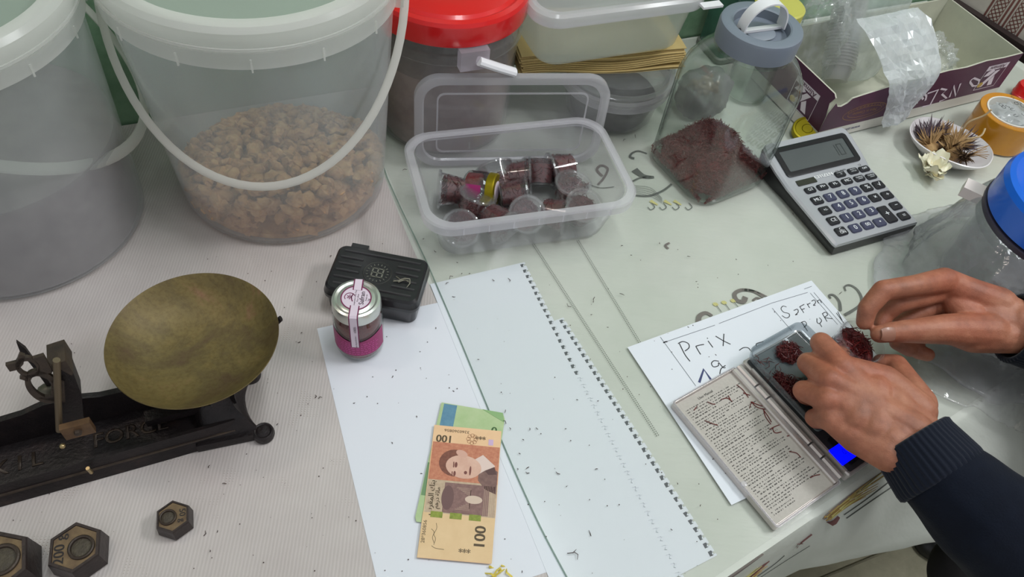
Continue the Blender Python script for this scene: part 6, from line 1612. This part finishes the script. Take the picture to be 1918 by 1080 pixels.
# finger nails: thumb of the right hand (in view) and the index beside it
M_nail = plain('nail', S(152, 106, 88), .4, coat=.1)
def nail(name, px0, px1, z, w, lift):
    a, c = at(*px0, z), at(*px1, z); ax_ = (a-c).normalized(); cm = Vector((0, 0, CAM_H))
    view = (cm-(a+c)/2).normalized(); n_ = (view-ax_*view.dot(ax_)).normalized(); n_ = (n_*.9+Vector((0, -.25, 0))).normalized(); sx_ = ax_.cross(n_).normalized()
    L = (a-c).length; mb = MB(); G = []; N_ = 8
    for i in range(N_+1):
        row = []
        for j in range(N_+1):
            t, q = i/N_, j/N_*2-1
            ww = w*(1-.25*abs(2*t-1)**3)
            row.append((a+c)/2+ax_*(L*(t-.5))+sx_*(q*ww/2)+n_*(lift-.0022*q*q-.0008*(2*t-1)**2))
        G.append(row)
    A = [[mb.bm.verts.new(p) for p in r] for r in G]; B2 = [[mb.bm.verts.new(p-n_*.0012) for p in r] for r in G]
    for i in range(N_):
        for j in range(N_): mb._f((A[i][j], A[i+1][j], A[i+1][j+1], A[i][j+1])); mb._f((B2[i][j], B2[i][j+1], B2[i+1][j+1], B2[i+1][j]))
    for i in range(N_):
        for j in (0, N_): mb._f((A[i][j], B2[i][j], B2[i+1][j], A[i+1][j])); mb._f((A[j][i], A[j][i+1], B2[j][i+1], B2[j][i]))
    o = obj(name, mb, M_nail, pe); o['label'] = 'pale thumb nail'
    return o
nail('thumb_nail', zr(205, 607), zr(345, 600), .0858, .0150, .0116)
# sweater: sleeves and torso in one, ribbed cuffs as pieces of it
M_navy = plain('navy_knit', S(15, 21, 35), .85, var=S(12, 17, 30), vscale=60, bump=.25, bscale=500, sheen=.05, spec=.15)
M_navycuff = plain('navy_rib', S(15, 21, 36), .85, bump=.15, bscale=600, spec=.2, sheen=.15)
SW = []
SW += [('c', (at(1763, 893, .068), .0445, at(1848, 968, .062), .052)), ('c', (at(1848, 968, .062), .052, at(1990, 1100, .020), .062)), ('c', (at(1990, 1100, .020), .062, SHL, .075))]
SW += [('c', (at(1975, 634, .080), .043, at(2110, 690, .062), .054)), ('c', (at(2110, 690, .062), .054, at(2240, 800, .03), .060)), ('c', (at(2240, 800, .03), .060, SHR, .075))]
mid = (SHL+SHR)/2
SW += [('c', (SHL, .085, SHR, .085)), ('b', (mid+Vector((.02, -.02, -.16)), (.17, .14, .26), Matrix.Rotation(math.radians(50), 4, 'Z'))), ('b', (mid+Vector((.02, -.02, -.42)), (.18, .15, .22), Matrix.Rotation(math.radians(50), 4, 'Z')))]
swt = remeshed('sweater', SW, .005, 5, M_navy, pe)
_vn = [(v.co.copy(), v.normal.copy()) for v in swt.data.vertices]
swt.data.vertices.foreach_set('co', [x for p, n_ in _vn for x in p+n_*(noise.noise(p*14)*.004+noise.noise(p*38)*.0016)])
swt.data.update()
def cuff(c0, c1, r0, r1, nr=46):
    ax_ = (c1-c0).normalized(); a_ = ax_.orthogonal().normalized(); b_ = ax_.cross(a_)
    rings = []; n = nr*4
    prof_ = [(0.0, r0-.004), (-.02, r0-.001), (0.03, r0+.0012), (.15, r0+.001), (.5, (r0+r1)/2+.0006), (.85, r1), (.97, r1-.0003), (1.02, r1-.003)]
    for t, r in prof_:
        rings.append([c0+ax_*((c1-c0).length*t)+(a_*math.cos(2*PI*j/n)+b_*math.sin(2*PI*j/n))*(r+.0008*math.sin(2*PI*j/4.0)*(1 if 0 < t < 1 else .3)) for j in range(n)])
    inn = [[c0+ax_*((c1-c0).length*t)+(a_*math.cos(2*PI*j/n)+b_*math.sin(2*PI*j/n))*(r-.0035) for j in range(n)] for t, r in ((1.0, r1), (.5, (r0+r1)/2), (.02, r0-.001))]
    return obj('cuff', MB().loops(rings+inn, closed_path=True), M_navycuff, swt, angle=80)
cuff(at(1706, 822, .072), at(1766, 896, .068), .0395, .0450)
cuff(at(1899, 613, .082), at(1978, 634, .080), .0385, .0425)
# dark trousers: thigh and knee below the sleeve; and a shoe on the floor
M_trs = plain('black_trousers', S(30, 26, 28), .85, var=S(24, 21, 24), vscale=30)
kn = at(1840, 1085, -.27)
TR_ = [('c', (kn, .068, Vector((.98, .20, -.16)), .09)), ('c', (kn, .066, Vector((.80, .12, -.66)), .05)), ('c', (Vector((.80, .42, -.30)), .07, Vector((1.02, .30, -.16)), .09)), ('c', (Vector((.80, .42, -.30)), .066, Vector((.86, .42, -.66)), .05)), ('b', (Vector((1.0, .24, -.17)), (.14, .15, .11)))]
remeshed('trousers', TR_, .007, 5, M_trs, pe)
sh = at(1706, 985, FZ+.03)
mb = MB(); mb.rcone(sh+Vector((.035, -.03, 0)), .032, sh+Vector((.20, -.10, .012)), .042); mb.rcone(sh+Vector((.20, -.10, .012)), .042, Vector((.82, .14, -.66)), .046)
obj('shoe', mb, M_black, pe)
# cup held between the left index and thumb
q_ = Vector((0, 0, 1)).rotation_difference(Vector((.22, -.05, 1)).normalized())
cp = at(1612, 640, .066)
hc = make_cup('open clear cup of saffron held between the two hands', .70, (cp.x-.009, cp.y+.001, .0300), q_.to_euler(), lid=False, scale=1.35)
mb = MB()
for k in range(60): mb.strand((random.uniform(-.013, .013), random.uniform(-.013, .013), random.uniform(.029, .034)), (random.uniform(-1, 1), random.uniform(-1, 1), random.uniform(-.1, .9)), random.uniform(.010, .018), .0005, .5)
obj('saffron_tuft', mb, M_saffron, hc, recalc=False)['kind'] = 'stuff'
